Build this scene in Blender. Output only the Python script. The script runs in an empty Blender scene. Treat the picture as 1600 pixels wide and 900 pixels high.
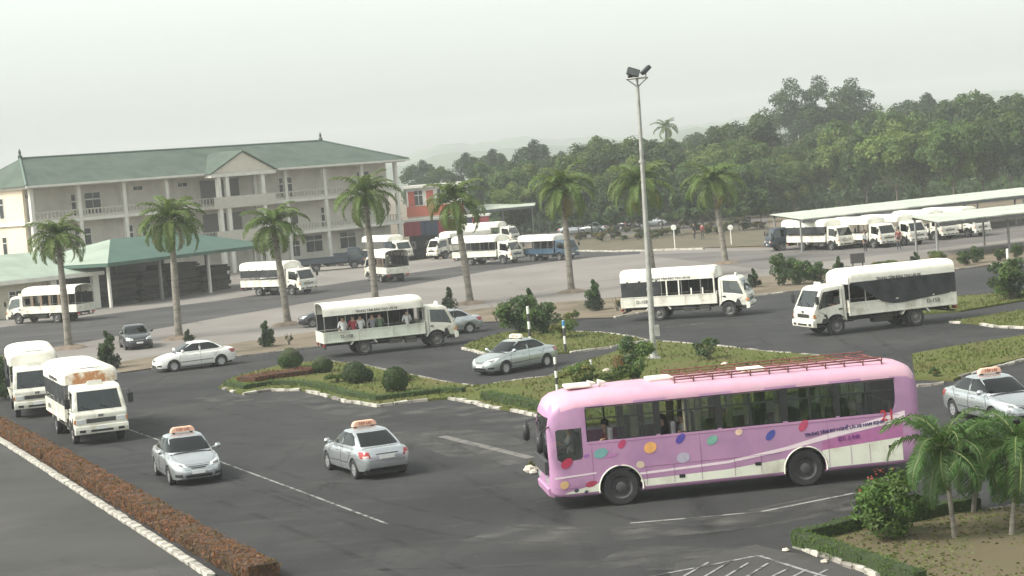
import bpy, bmesh, math, random
import numpy as np
from mathutils import Vector, Matrix
from mathutils.geometry import tessellate_polygon
from math import radians as R, pi, sin, cos, sqrt

# ------------------------------------------------------------------ camera, sky, sun, exposure
F_PX, PITCH, ROLL, CAM_H = 3000.0, 0.062684, 0.080261, 9.275
sc = bpy.context.scene
C = sc.collection
_fw = Vector((0, cos(PITCH), -sin(PITCH))); _rt = Vector((1, 0, 0)); _up = _rt.cross(_fw)
_ir = cos(ROLL) * _rt - sin(ROLL) * _up      # image right
_iu = sin(ROLL) * _rt + cos(ROLL) * _up      # image up
cd = bpy.data.cameras.new('camera'); cam = bpy.data.objects.new('camera', cd); C.objects.link(cam)
cd.sensor_width = 36.0; cd.lens = F_PX / 1600 * 36.0; cd.clip_end = 12000; cd.clip_start = 0.5
m = Matrix.Identity(4)
for i in range(3):
    m[i][0] = _ir[i]; m[i][1] = _iu[i]; m[i][2] = -_fw[i]
m[2][3] = CAM_H
cam.matrix_world = m
sc.camera = cam

SUN_EL, SUN_AZ = R(46), R(-112)      # azimuth measured from +Y (view direction) clockwise: left and a little behind the camera
wd = bpy.data.worlds.new('World'); sc.world = wd; wd.use_nodes = True
nt = wd.node_tree; nt.nodes.clear()
sky = nt.nodes.new('ShaderNodeTexSky'); sky.sky_type = 'NISHITA'; sky.sun_disc = False
sky.sun_elevation = SUN_EL; sky.sun_rotation = SUN_AZ
sky.air_density = 1.0; sky.dust_density = 3.0; sky.ozone_density = 1.0; sky.altitude = 0
hs = nt.nodes.new('ShaderNodeHueSaturation'); hs.inputs['Saturation'].default_value = 0.16; hs.inputs['Value'].default_value = 1.0
tint = nt.nodes.new('ShaderNodeMix'); tint.data_type = 'RGBA'; tint.blend_type = 'MULTIPLY'; tint.inputs[0].default_value = 1.0
tint.inputs[7].default_value = (0.952, 1.0, 0.93, 1)
bg = nt.nodes.new('ShaderNodeBackground'); bg.inputs['Strength'].default_value = 0.14
wo = nt.nodes.new('ShaderNodeOutputWorld')
nt.links.new(sky.outputs[0], hs.inputs['Color']); nt.links.new(hs.outputs[0], tint.inputs[6])
nt.links.new(tint.outputs[2], bg.inputs['Color']); nt.links.new(bg.outputs[0], wo.inputs['Surface'])

sd = bpy.data.lights.new('sun', 'SUN'); sd.energy = 2.0; sd.angle = R(20); sd.color = (1.0, 0.945, 0.87)
sun = bpy.data.objects.new('sun', sd); C.objects.link(sun)
_sd = Vector((sin(SUN_AZ) * cos(SUN_EL), cos(SUN_AZ) * cos(SUN_EL), sin(SUN_EL)))
sun.rotation_euler = _sd.to_track_quat('Z', 'Y').to_euler(); sun.location = (0, 0, 60)
sc.view_settings.view_transform = 'Standard'; sc.view_settings.look = 'None'
sc.view_settings.gamma = 1.0; sc.view_settings.use_curve_mapping = False
sc.view_settings.exposure = 1.08
sc.render.engine = 'CYCLES'
sc.cycles.use_denoising = True
sc.cycles.max_bounces = 6; sc.cycles.transparent_max_bounces = 12; sc.cycles.volume_bounces = 0
sc.cycles.diffuse_bounces = 3; sc.cycles.glossy_bounces = 3

# ------------------------------------------------------------------ photo pixel -> ground
def ray(px, py):
    u = (px - 800) / F_PX; v = -(py - 450) / F_PX
    return _fw + _ir * u + _iu * v
def G(px, py, z=0.0):
    d = ray(px, py); t = (z - CAM_H) / d.z
    return Vector((d.x * t, d.y * t, z))
def at_dist(px, py, Y):
    d = ray(px, py); t = Y / d.y
    return Vector((d.x * t, Y, CAM_H + d.z * t))

# ------------------------------------------------------------------ materials
MAT = {}
def mat(name, col, rough=.6, metal=0.0, var=.12, scale=4.0, bump=0.0, bscale=30.0, coat=0.0, col2=None, spec=.5, detail=6.0, patch=(.35, .65), rnd=0.0):
    if name in MAT: return MAT[name]
    m = bpy.data.materials.new(name); m.use_nodes = True; n = m.node_tree.nodes; l = m.node_tree.links
    b = n['Principled BSDF']; b.inputs['Roughness'].default_value = rough; b.inputs['Metallic'].default_value = metal
    b.inputs['Coat Weight'].default_value = coat; b.inputs['Specular IOR Level'].default_value = spec
    c1 = tuple(col) + (1,)
    c2 = tuple(col2) + (1,) if col2 else tuple(min(1, c * (1 - var)) for c in col) + (1,)
    c0 = tuple(min(1, c * (1 + var * .6)) for c in col) + (1,)
    tc = n.new('ShaderNodeTexCoord')
    nz = n.new('ShaderNodeTexNoise'); nz.inputs['Scale'].default_value = scale; nz.inputs['Detail'].default_value = detail; nz.inputs['Roughness'].default_value = .62
    rp = n.new('ShaderNodeValToRGB'); rp.color_ramp.elements[0].position = patch[0]; rp.color_ramp.elements[1].position = patch[1]
    rp.color_ramp.elements[0].color = c2; rp.color_ramp.elements[1].color = c0
    e = rp.color_ramp.elements.new((patch[0] + patch[1]) / 2); e.color = c1
    l.new(tc.outputs['Object'], nz.inputs['Vector']); l.new(nz.outputs['Fac'], rp.inputs['Fac'])
    out = rp.outputs['Color']
    if rnd:
        oi = n.new('ShaderNodeObjectInfo'); hsv = n.new('ShaderNodeHueSaturation')
        mr = n.new('ShaderNodeMapRange'); mr.inputs['To Min'].default_value = 1 - rnd; mr.inputs['To Max'].default_value = 1 + rnd
        mh = n.new('ShaderNodeMapRange'); mh.inputs['To Min'].default_value = .5 - rnd * .06; mh.inputs['To Max'].default_value = .5 + rnd * .06
        l.new(oi.outputs['Random'], mr.inputs['Value']); l.new(oi.outputs['Random'], mh.inputs['Value'])
        l.new(mr.outputs[0], hsv.inputs['Value']); l.new(mh.outputs[0], hsv.inputs['Hue']); l.new(out, hsv.inputs['Color']); out = hsv.outputs[0]
    l.new(out, b.inputs['Base Color'])
    if bump:
        n2 = n.new('ShaderNodeTexNoise'); n2.inputs['Scale'].default_value = bscale; n2.inputs['Detail'].default_value = 4
        bp = n.new('ShaderNodeBump'); bp.inputs['Strength'].default_value = bump; bp.inputs['Distance'].default_value = .02
        l.new(tc.outputs['Object'], n2.inputs['Vector']); l.new(n2.outputs['Fac'], bp.inputs['Height']); l.new(bp.outputs[0], b.inputs['Normal'])
    MAT[name] = m
    return m

def leaf_mat(name, col, col2, scale=.5, trans=.35, rnd=.15, rough=.55):
    if name in MAT: return MAT[name]
    m = mat(name, col, rough=rough, col2=col2, scale=scale, detail=3, patch=(.36, .64), rnd=rnd, spec=.25)
    n = m.node_tree.nodes; l = m.node_tree.links
    b = n['Principled BSDF']; tr = n.new('ShaderNodeBsdfTranslucent'); mx = n.new('ShaderNodeMixShader'); mx.inputs[0].default_value = trans
    src = b.inputs['Base Color'].links[0].from_socket
    g = n.new('ShaderNodeMix'); g.data_type = 'RGBA'; g.blend_type = 'MULTIPLY'; g.inputs[0].default_value = 1; g.inputs[7].default_value = (1.25, 1.35, .6, 1)
    l.new(src, g.inputs[6]); l.new(g.outputs[2], tr.inputs['Color'])
    out = n['Material Output']; l.new(b.outputs[0], mx.inputs[1]); l.new(tr.outputs[0], mx.inputs[2]); l.new(mx.outputs[0], out.inputs['Surface'])
    return m

def glass_mat(name, tintc, refl=.22, rough=.04):
    if name in MAT: return MAT[name]
    m = bpy.data.materials.new(name); m.use_nodes = True; n = m.node_tree.nodes; l = m.node_tree.links
    n.remove(n['Principled BSDF'])
    t = n.new('ShaderNodeBsdfTransparent'); t.inputs['Color'].default_value = tuple(tintc) + (1,)
    g = n.new('ShaderNodeBsdfGlossy'); g.inputs['Roughness'].default_value = rough; g.inputs['Color'].default_value = (.9, .93, .93, 1)
    fr = n.new('ShaderNodeFresnel'); fr.inputs['IOR'].default_value = 1.5
    ad = n.new('ShaderNodeMath'); ad.operation = 'MULTIPLY_ADD'; ad.inputs[1].default_value = 1.0; ad.inputs[2].default_value = refl * .25; ad.use_clamp = True
    mx = n.new('ShaderNodeMixShader'); l.new(fr.outputs[0], ad.inputs[0]); l.new(ad.outputs[0], mx.inputs[0])
    l.new(t.outputs[0], mx.inputs[1]); l.new(g.outputs[0], mx.inputs[2]); l.new(mx.outputs[0], n['Material Output'].inputs['Surface'])
    MAT[name] = m
    return m

# ------------------------------------------------------------------ mesh builder
class MB:
    def __init__(s): s.v = []; s.f = []; s.mi = []; s.m = 0; s.T = None
    def add(s, vs, fs):
        o = len(s.v)
        if s.T is not None: vs = [s.T @ Vector(p) for p in vs]
        s.v += [tuple(p) for p in vs]; s.f += [tuple(i + o for i in f) for f in fs]; s.mi += [s.m] * len(fs)
        return s
    def box(s, x0, x1, y0, y1, z0, z1):
        return s.add([(x0,y0,z0),(x1,y0,z0),(x1,y1,z0),(x0,y1,z0),(x0,y0,z1),(x1,y0,z1),(x1,y1,z1),(x0,y1,z1)],
                     [(0,3,2,1),(4,5,6,7),(0,1,5,4),(1,2,6,5),(2,3,7,6),(3,0,4,7)])
    def prism(s, poly, axis, a, b):
        n = len(poly)
        def p(q, t):
            if axis == 'y': return (q[0], t, q[1])
            if axis == 'x': return (t, q[0], q[1])
            return (q[0], q[1], t)
        vs = [p(q, a) for q in poly] + [p(q, b) for q in poly]
        fs = [tuple(range(n))[::-1], tuple(range(n, 2 * n))] + [(i, (i + 1) % n, n + (i + 1) % n, n + i) for i in range(n)]
        return s.add(vs, fs)
    def rings(s, rings, cap=True, close=True):
        n = len(rings[0]); vs = [p for r in rings for p in r]; fs = []
        for i in range(len(rings) - 1):
            for j in range(n if close else n - 1):
                k = (j + 1) % n
                fs.append((i*n+j, i*n+k, (i+1)*n+k, (i+1)*n+j))
        if cap and close: fs += [tuple(range(n))[::-1], tuple((len(rings)-1)*n + j for j in range(n))]
        return s.add(vs, fs)
    def tube(s, pts, rad, n=8, cap=True):
        pts = [Vector(p) for p in pts]; k = len(pts)
        rads = rad if isinstance(rad, (list, tuple)) else [rad] * k
        rg = []; ref = None
        for i, p in enumerate(pts):
            t = (pts[min(i+1, k-1)] - pts[max(i-1, 0)]).normalized()
            if ref is None: ref = Vector((0,0,1)) if abs(t.z) < .9 else Vector((1,0,0))
            a = t.cross(ref).normalized(); b = t.cross(a).normalized(); ref = -b if False else ref
            rg.append([p + a*cos(2*pi*j/n)*rads[i] + b*sin(2*pi*j/n)*rads[i] for j in range(n)])
        return s.rings(rg, cap)
    def lathe(s, prof, axis='z', n=16, c=(0,0,0), cap=True):
        rg = []
        for r, h in prof:
            ring = []
            for j in range(n):
                a = 2*pi*j/n; u, w = r*cos(a), r*sin(a)
                if axis == 'z': q = (c[0]+u, c[1]+w, c[2]+h)
                elif axis == 'y': q = (c[0]+w, c[1]+h, c[2]+u)
                else: q = (c[0]+h, c[1]+u, c[2]+w)
                ring.append(q)
            rg.append(ring)
        return s.rings(rg, cap)
    def mesh(s, name='m', mats=None, smooth=None):
        me = bpy.data.meshes.new(name); me.from_pydata(s.v, [], s.f); 
        if mats:
            for q in (mats if isinstance(mats, (list, tuple)) else [mats]): me.materials.append(q)
            if isinstance(mats, (list, tuple)) and len(mats) > 1: me.polygons.foreach_set('material_index', s.mi)
        bm = bmesh.new(); bm.from_mesh(me); bmesh.ops.recalc_face_normals(bm, faces=bm.faces); bm.to_mesh(me); bm.free()
        if smooth: shade(me, smooth)
        me.update(); return me
    def build(s, name, mats, parent=None, smooth=None): return obj(name, s.mesh(name, mats, smooth), parent)

def shade(me, ang=40):
    me.polygons.foreach_set('use_smooth', [True] * len(me.polygons))
    try: me.set_sharp_from_angle(angle=R(ang))
    except Exception: pass

def obj(name, me, parent=None, loc=None, rot=None, scl=None):
    o = bpy.data.objects.new(name, me); C.objects.link(o)
    if parent is not None: o.parent = parent
    if loc is not None: o.location = loc
    if rot is not None: o.rotation_euler = rot
    if scl is not None: o.scale = scl if isinstance(scl, (tuple, list, Vector)) else (scl,)*3
    return o
def tag(o, label=None, cat=None, group=None, kind=None):
    if label: o['label'] = label
    if cat: o['category'] = cat
    if group: o['group'] = group
    if kind: o['kind'] = kind
    return o
def thing(name, label, cat, loc=(0,0,0), rz=0.0, group=None, scl=None):
    o = obj(name, None, None, loc, (0, 0, rz), scl); o.empty_display_size = .3
    return tag(o, label, cat, group)
def struct(name, me, parent=None):
    o = obj(name, me, parent)
    if parent is None: o['kind'] = 'structure'
    return o
def copy_tree(o, parent=None, loc=None, rz=None, label=None, group=None, scl=None):
    c = o.copy(); C.objects.link(c)
    if parent is not None: c.parent = parent
    if loc is not None: c.location = loc
    if rz is not None: c.rotation_euler = (0, 0, rz)
    if scl is not None: c.scale = (scl,)*3
    if label: c['label'] = label
    if group: c['group'] = group
    for ch in o.children: copy_tree(ch, c)
    return c

def boolean(base, cutters, op='DIFFERENCE', mats=None):
    """base, cutters: meshes. returns a new mesh"""
    ob = bpy.data.objects.new('tmp', base.copy()); C.objects.link(ob)
    tmp = []
    for c in cutters:
        co = bpy.data.objects.new('tmpc', c); C.objects.link(co); tmp.append(co)
        md = ob.modifiers.new('b', 'BOOLEAN'); md.operation = op; md.object = co; md.solver = 'EXACT'
    dg = bpy.context.evaluated_depsgraph_get(); dg.update()
    me = bpy.data.meshes.new_from_object(ob.evaluated_get(dg))
    bpy.data.objects.remove(ob)
    for t in tmp: bpy.data.objects.remove(t)
    if mats is not None:
        me.materials.clear()
        for q in (mats if isinstance(mats, (list, tuple)) else [mats]): me.materials.append(q)
        me.polygons.foreach_set('material_index', [0] * len(me.polygons))
    return me
def bevel_mesh(me, w, seg=2, ang=30):
    bm = bmesh.new(); bm.from_mesh(me)
    es = [e for e in bm.edges if len(e.link_faces) == 2 and e.calc_face_angle(0) > R(ang)]
    bmesh.ops.bevel(bm, geom=es, offset=w, segments=seg, profile=.5, affect='EDGES', clamp_overlap=True)
    bm.to_mesh(me); bm.free(); return me

_TXT = {}
def text_mesh(txt, size, mats, ext=.004, bold=0.0):
    key = (txt, size, mats.name)
    if key in _TXT: return _TXT[key]
    cu = bpy.data.curves.new('t', 'FONT'); cu.body = txt; cu.size = size; cu.extrude = ext; cu.align_x = 'CENTER'; cu.align_y = 'CENTER'; cu.offset = bold; cu.resolution_u = 2
    o = bpy.data.objects.new('t', cu); C.objects.link(o)
    dg = bpy.context.evaluated_depsgraph_get(); me = bpy.data.meshes.new_from_object(o.evaluated_get(dg))
    bpy.data.objects.remove(o); me.materials.clear(); me.materials.append(mats); _TXT[key] = me
    return me

def lerp_tab(tab, x):
    for (a, va), (b, vb) in zip(tab, tab[1:]):
        if x <= b: 
            t = (x - a) / (b - a); return va + (vb - va) * max(0, min(1, t))
    return tab[-1][1]
def wheel_pose(front, rear, side, track):
    """front/rear: ground points of the visible wheels; side +1 = the vehicle's left wheels are the visible ones"""
    h = (front - rear); h.z = 0; h.normalize(); left = Vector((-h.y, h.x, 0))
    c = (front + rear) / 2 - left * side * track / 2
    return c, math.atan2(h.y, h.x)
# ------------------------------------------------------------------ ground, roads, kerbs
asphalt = mat('asphalt', (.0355, .035, .036), rough=.9, var=.4, scale=.16, detail=9, bump=.3, bscale=45, col2=(.025, .0248, .0256), spec=.2)
asph_worn = mat('asphalt_worn', (.060, .0575, .055), rough=.9, spec=.2, var=.2, scale=.22, detail=9, bump=.2, bscale=50)
concrete_lot = mat('lot_concrete', (.195, .177, .162), rough=.9, var=.22, scale=.10, detail=9, bump=.1, col2=(.17, .152, .14), spec=.25)
lane_dark = mat('lane_asphalt', (.056, .053, .053), spec=.2, rough=.9, var=.25, scale=.2, detail=8)
lane_mid = mat('yard_asphalt', (.135, .124, .117), spec=.2, rough=.9, var=.22, scale=.12, detail=8)
earth = mat('earth', (.165, .135, .10), spec=.1, rough=.95, var=.3, scale=.35, detail=9, bump=.4, bscale=12, col2=(.105, .092, .062))
grass_m = mat('grass_sheet', (.085, .098, .028), rough=.95, spec=.1, scale=.4, detail=9, bump=.5, bscale=25, col2=(.108, .098, .038), patch=(.38, .62))
bedsoil = mat('bed_soil', (.095, .074, .038), rough=.95, scale=.8, detail=8, bump=.5, bscale=18, col2=(.085, .082, .03))
paint_w = mat('road_paint', (.24, .235, .225), rough=.8, scale=2.2, detail=9, col2=(.05, .0495, .049), patch=(.44, .58))
kerb_w = mat('kerb_whitewash', (.40, .375, .325), rough=.85, scale=4.0, detail=8, col2=(.17, .155, .135), patch=(.38, .60), rnd=.14)
kerb_c = mat('kerb_concrete', (.25, .225, .20), rough=.9, scale=3.0, detail=8, col2=(.13, .115, .10), patch=(.38, .62), rnd=.25)

def weather(m, spots):
    """lay dusty, oily and streaked stains over a road material: (scale xyz, rotation, colour, threshold lo, hi, strength)"""
    n = m.node_tree.nodes; l = m.node_tree.links; b = n['Principled BSDF']; src = b.inputs['Base Color'].links[0].from_socket
    tc = n.new('ShaderNodeTexCoord')
    for k, (scl, rot, col, lo, hi, st) in enumerate(spots):
        mp = n.new('ShaderNodeMapping'); mp.inputs['Scale'].default_value = scl; mp.inputs['Rotation'].default_value = (0, 0, rot); mp.inputs['Location'].default_value = (k*3.7, k*1.9, 0)
        nz = n.new('ShaderNodeTexNoise'); nz.inputs['Scale'].default_value = 1.0; nz.inputs['Detail'].default_value = 7; nz.inputs['Roughness'].default_value = .65
        mr = n.new('ShaderNodeMapRange'); mr.inputs['From Min'].default_value = lo; mr.inputs['From Max'].default_value = hi; mr.inputs['To Max'].default_value = st; mr.interpolation_type = 'SMOOTHSTEP'
        mx = n.new('ShaderNodeMix'); mx.data_type = 'RGBA'; mx.inputs[7].default_value = tuple(col) + (1,)
        l.new(tc.outputs['Object'], mp.inputs['Vector']); l.new(mp.outputs[0], nz.inputs['Vector']); l.new(nz.outputs['Fac'], mr.inputs['Value']); l.new(mr.outputs[0], mx.inputs[0]); l.new(src, mx.inputs[6]); src = mx.outputs[2]
    l.new(src, b.inputs['Base Color'])
def cracks(m, scale, col, width):
    n = m.node_tree.nodes; l = m.node_tree.links; b = n['Principled BSDF']; src = b.inputs['Base Color'].links[0].from_socket
    tc = n.new('ShaderNodeTexCoord'); nz = n.new('ShaderNodeTexNoise'); nz.inputs['Scale'].default_value = .8; nz.inputs['Detail'].default_value = 5
    ad = n.new('ShaderNodeMix'); ad.data_type = 'RGBA'; ad.blend_type = 'ADD'; ad.inputs[0].default_value = 1.2
    vo = n.new('ShaderNodeTexVoronoi'); vo.feature = 'DISTANCE_TO_EDGE'; vo.inputs['Scale'].default_value = scale
    mr = n.new('ShaderNodeMapRange'); mr.inputs['From Min'].default_value = width; mr.inputs['From Max'].default_value = 0; mr.inputs['To Max'].default_value = .8
    n2 = n.new('ShaderNodeTexNoise'); n2.inputs['Scale'].default_value = .12; m2 = n.new('ShaderNodeMapRange'); m2.inputs['From Min'].default_value = .48; m2.inputs['From Max'].default_value = .6
    mu = n.new('ShaderNodeMath'); mu.operation = 'MULTIPLY'; mx = n.new('ShaderNodeMix'); mx.data_type = 'RGBA'; mx.inputs[7].default_value = tuple(col) + (1,)
    l.new(tc.outputs['Object'], nz.inputs['Vector']); l.new(tc.outputs['Object'], ad.inputs[6]); l.new(nz.outputs['Color'], ad.inputs[7]); l.new(ad.outputs[2], vo.inputs['Vector'])
    l.new(vo.outputs['Distance'], mr.inputs['Value']); l.new(tc.outputs['Object'], n2.inputs['Vector']); l.new(n2.outputs['Fac'], m2.inputs['Value']); l.new(mr.outputs[0], mu.inputs[0]); l.new(m2.outputs[0], mu.inputs[1])
    l.new(mu.outputs[0], mx.inputs[0]); l.new(src, mx.inputs[6]); l.new(mx.outputs[2], b.inputs['Base Color'])
weather(asphalt, [((.10, .10, 1), 0, (.058, .0555, .0535), .50, .70, .8), ((.09, .75, 1), .12, (.055, .053, .052), .54, .72, .7), ((.7, .08, 1), -.35, (.016, .016, .017), .55, .72, .7), ((1.3, 1.3, 1), 0, (.018, .018, .019), .64, .74, .6), ((.35, .9, 1), .5, (.052, .05, .048), .54, .68, .75), ((5, 5, 1), 0, (.064, .062, .06), .56, .72, .6), ((7, 7, 1), 0, (.02, .02, .02), .58, .74, .6)])
cracks(asphalt, .22, (.014, .014, .015), .010); cracks(asph_worn, .18, (.03, .029, .028), .010); cracks(concrete_lot, .08, (.09, .082, .076), .008)
weather(asph_worn, [((.12, .12, 1), 0, (.095, .09, .085), .5, .7, .7), ((.1, .7, 1), .2, (.05, .048, .047), .55, .72, .6), ((1.1, 1.1, 1), 0, (.045, .043, .042), .62, .75, .6), ((8, 8, 1), 0, (.14, .135, .13), .58, .8, .5)])
weather(concrete_lot, [((.05, .22, 1), .35, (.13, .118, .11), .52, .74, .7), ((.5, .5, 1), 0, (.12, .11, .10), .62, .78, .6), ((.04, .5, 1), .35, (.235, .218, .2), .55, .75, .6)])
weather(lane_dark, [((.06, .5, 1), .35, (.12, .113, .108), .5, .72, .7), ((.5, .5, 1), 0, (.04, .039, .039), .6, .75, .6)])
weather(lane_mid, [((.05, .4, 1), .2, (.09, .084, .08), .5, .72, .7), ((.2, .2, 1), 0, (.18, .165, .15), .55, .75, .5)])
_tz = [.0075]
def tyre_track(pix, gap=1.5, w=.22, dark=(.014, .014, .015), st=.75, name='tyre_track'):
    st = min(st, 2.6)
    m = MAT.get(name + str(st))
    if not m:
        m = bpy.data.materials.new(name); m.use_nodes = True; n = m.node_tree.nodes; l = m.node_tree.links; b = n['Principled BSDF']; b.inputs['Base Color'].default_value = tuple(dark) + (1,); b.inputs['Roughness'].default_value = .8; b.inputs['Specular IOR Level'].default_value = .2
        tc = n.new('ShaderNodeTexCoord'); nz = n.new('ShaderNodeTexNoise'); nz.inputs['Scale'].default_value = .9; nz.inputs['Detail'].default_value = 8; mr = n.new('ShaderNodeMapRange'); mr.inputs['From Min'].default_value = .42; mr.inputs['From Max'].default_value = .74; mr.inputs['To Max'].default_value = st * .38
        l.new(tc.outputs['Object'], nz.inputs['Vector']); l.new(nz.outputs['Fac'], mr.inputs['Value']); l.new(mr.outputs[0], b.inputs['Alpha']); MAT[name + str(st)] = m
    P = [G(*p) for p in pix]; Q = []
    for k in range(len(P) - 1):      # smooth
        a, b_, c, d = P[max(k-1, 0)], P[k], P[k+1], P[min(k+2, len(P)-1)]
        for t in np.linspace(0, 1, 7)[:-1]: Q.append(.5*((2*b_) + (c - a)*t + (2*a - 5*b_ + 4*c - d)*t*t + (3*b_ - a - 3*c + d)*t**3))
    Q.append(P[-1]); n_ = len(Q); _tz[0] += .00018; z_ = _tz[0]
    for sgn in (-1, 1):
        L = []; R_ = []
        for i, p in enumerate(Q):
            t = (Q[min(i+1, n_-1)] - Q[max(i-1, 0)]).normalized(); q = Vector((-t.y, t.x, 0)); c = p + q*gap/2*sgn; L.append((c.x + q.x*w/2, c.y + q.y*w/2, z_)); R_.append((c.x - q.x*w/2, c.y - q.y*w/2, z_))
        b = MB(); b.rings([L, R_], cap=False, close=False); struct(name, b.mesh(name, m))
def sheet(name, pix, z, mt, sub=0):
    pts = [G(*p) if len(p) == 2 else Vector((p[0], p[1], 0)) for p in pix]
    bm = bmesh.new(); vs = [bm.verts.new((p.x, p.y, z)) for p in pts]
    for t_ in tessellate_polygon([pts]): bm.faces.new([vs[i] for i in t_])
    bmesh.ops.recalc_face_normals(bm, faces=bm.faces)
    for q in bm.faces:
        if q.normal.z < 0: q.normal_flip()
    me = bpy.data.meshes.new(name); bm.to_mesh(me); bm.free(); me.materials.append(mt)
    return struct(name, me)
W = lambda x, y: (x, y, 0)
mb = MB(); mb.add([(-1450, -110, 0), (1450, -110, 0), (1450, 2380, 0), (-1450, 2380, 0)], [(0, 1, 2, 3)])
struct('ground', mb.mesh('ground', earth))
road_back = [(-600, 690), (0, 612), (190, 583), (370, 558), (500, 543), (660, 512), (760, 504), (960, 497), (1190, 462), (1320, 447), (1600, 407), (1900, 366)]
verge_back = [(1900, 345), (1600, 384), (1320, 420), (1190, 433), (960, 466), (760, 482), (640, 497), (480, 521), (370, 537), (190, 566), (0, 586), (-600, 660)]
sheet('road', [W(-90, 12), W(90, 12)] + list(reversed(road_back)), .006, asphalt)
sheet('verge', road_back + verge_back, .05, earth)
far_edge = [(1900, 300), (1600, 345), (1300, 378), (1200, 388), (1100, 388), (890, 391), (800, 395), (640, 408), (300, 447), (0, 480), (-600, 550)]
sheet('parking_lot', list(reversed(verge_back)) + far_edge, .010, concrete_lot)
sheet('lane', [(-400, 612), (0, 556), (120, 537), (340, 497), (640, 446), (760, 424), (900, 404), (1000, 397), (1000, 391), (890, 392), (640, 427), (340, 470), (120, 497), (0, 512), (-400, 565)], .016, lane_dark)
sheet('yard', [(1190, 421), (1320, 405), (1600, 372), (1900, 335), (1900, 306), (1600, 350), (1300, 380), (1200, 391), (1000, 398)], .015, lane_mid)
sheet('planting_bed', [(890, 391), (960, 392), (1100, 388), (1195, 385), (1200, 352), (1100, 357), (1000, 366), (890, 374)], .06, mat('bed_brown', (.10, .082, .05), rough=.95, scale=.4, detail=9, col2=(.07, .066, .034)))
sheet('back_road', [(640, 408), (890, 374), (1000, 366), (1100, 357), (1200, 352), (1200, 340), (1000, 352), (890, 358), (700, 372), (640, 380)], .02, lane_mid)
sheet('forecourt', [(-50, 487), (0, 480), (300, 447), (640, 408), (700, 400), (700, 375), (640, 384), (300, 415), (0, 452), (-60, 462)], .02, mat('forecourt_concrete', (.21, .19, .17), rough=.9, var=.25, scale=.12, detail=8, spec=.2))
sheet('apron', [(-10, 688), (330, 902), (334, 905), W(-7.3, 40), W(-7.3, 15), W(-60, 15), W(-60, 110), (-200, 560)], .010, asph_worn)
grass_tufts = []   # (polygon in world, density)

def islandpoly(pix): return [G(*p) for p in pix]
isl_front = [(342, 607), (380, 617), (425, 611), (470, 611), (500, 617), (540, 629), (592, 636), (637, 630), (702, 624), (740, 631), (767, 638), (799, 643), (835, 650), (900, 668)]
isl_back = [(1160, 640), (1290, 600), (1345, 572), (1290, 559), (1200, 552), (1140, 545), (1085, 540), (1020, 535), (965, 551), (905, 570), (860, 590), (800, 598), (742, 606), (690, 598), (640, 588), (610, 582), (560, 571), (500, 566), (440, 572), (365, 592)]
def raised(name, pix, h, mt, inset=0.0):
    pts = islandpoly(pix); n = len(pts)
    bm = bmesh.new(); top = [bm.verts.new((p.x, p.y, h)) for p in pts]; bot = [bm.verts.new((p.x, p.y, 0)) for p in pts]
    for t_ in tessellate_polygon([pts]): bm.faces.new([top[i] for i in t_])
    for i in range(n): bm.faces.new((top[i], bot[i], bot[(i+1) % n], top[(i+1) % n]))
    bmesh.ops.recalc_face_normals(bm, faces=bm.faces)
    for q in bm.faces:
        if abs(q.normal.z) > .5 and q.normal.z < 0: q.normal_flip()
    me = bpy.data.meshes.new(name); bm.to_mesh(me); bm.free(); me.materials.append(mt)
    grass_tufts.append([p.copy() for p in pts]); grass_tufts[-1][0].z = h
    return struct(name, me)
raised('grass_island', isl_front + isl_back, .10, grass_m)
isl2 = [(722, 546), (735, 537), (790, 521), (860, 512), (900, 521), (940, 522), (980, 527), (1012, 534), (970, 541), (952, 545), (890, 552), (810, 560), (760, 556), (742, 550)]
raised('grass_island', isl2, .10, grass_m)
raised('grass_island', [(1425, 556), (1490, 544), (1560, 533), (1700, 510), (1700, 540), (1600, 562), (1540, 576), (1490, 596), (1430, 594)], .10, grass_m)
raised('grass_island', [(1485, 505), (1520, 507), (1555, 512), (1600, 514), (1700, 518), (1700, 470), (1600, 487), (1530, 496)], .10, grass_m)
raised('grass_island', [(1440, 492), (1500, 488), (1600, 471), (1700, 455), (1700, 440), (1600, 457), (1490, 466), (1440, 476)], .10, grass_m)
fgbed = [(1243, 852), (1340, 826), (1420, 818), (1490, 804), (1600, 795), (1800, 775), (1800, 1000), (1520, 945), (1380, 896)]
raised('planting_bed', fgbed, .10, bedsoil)

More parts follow.
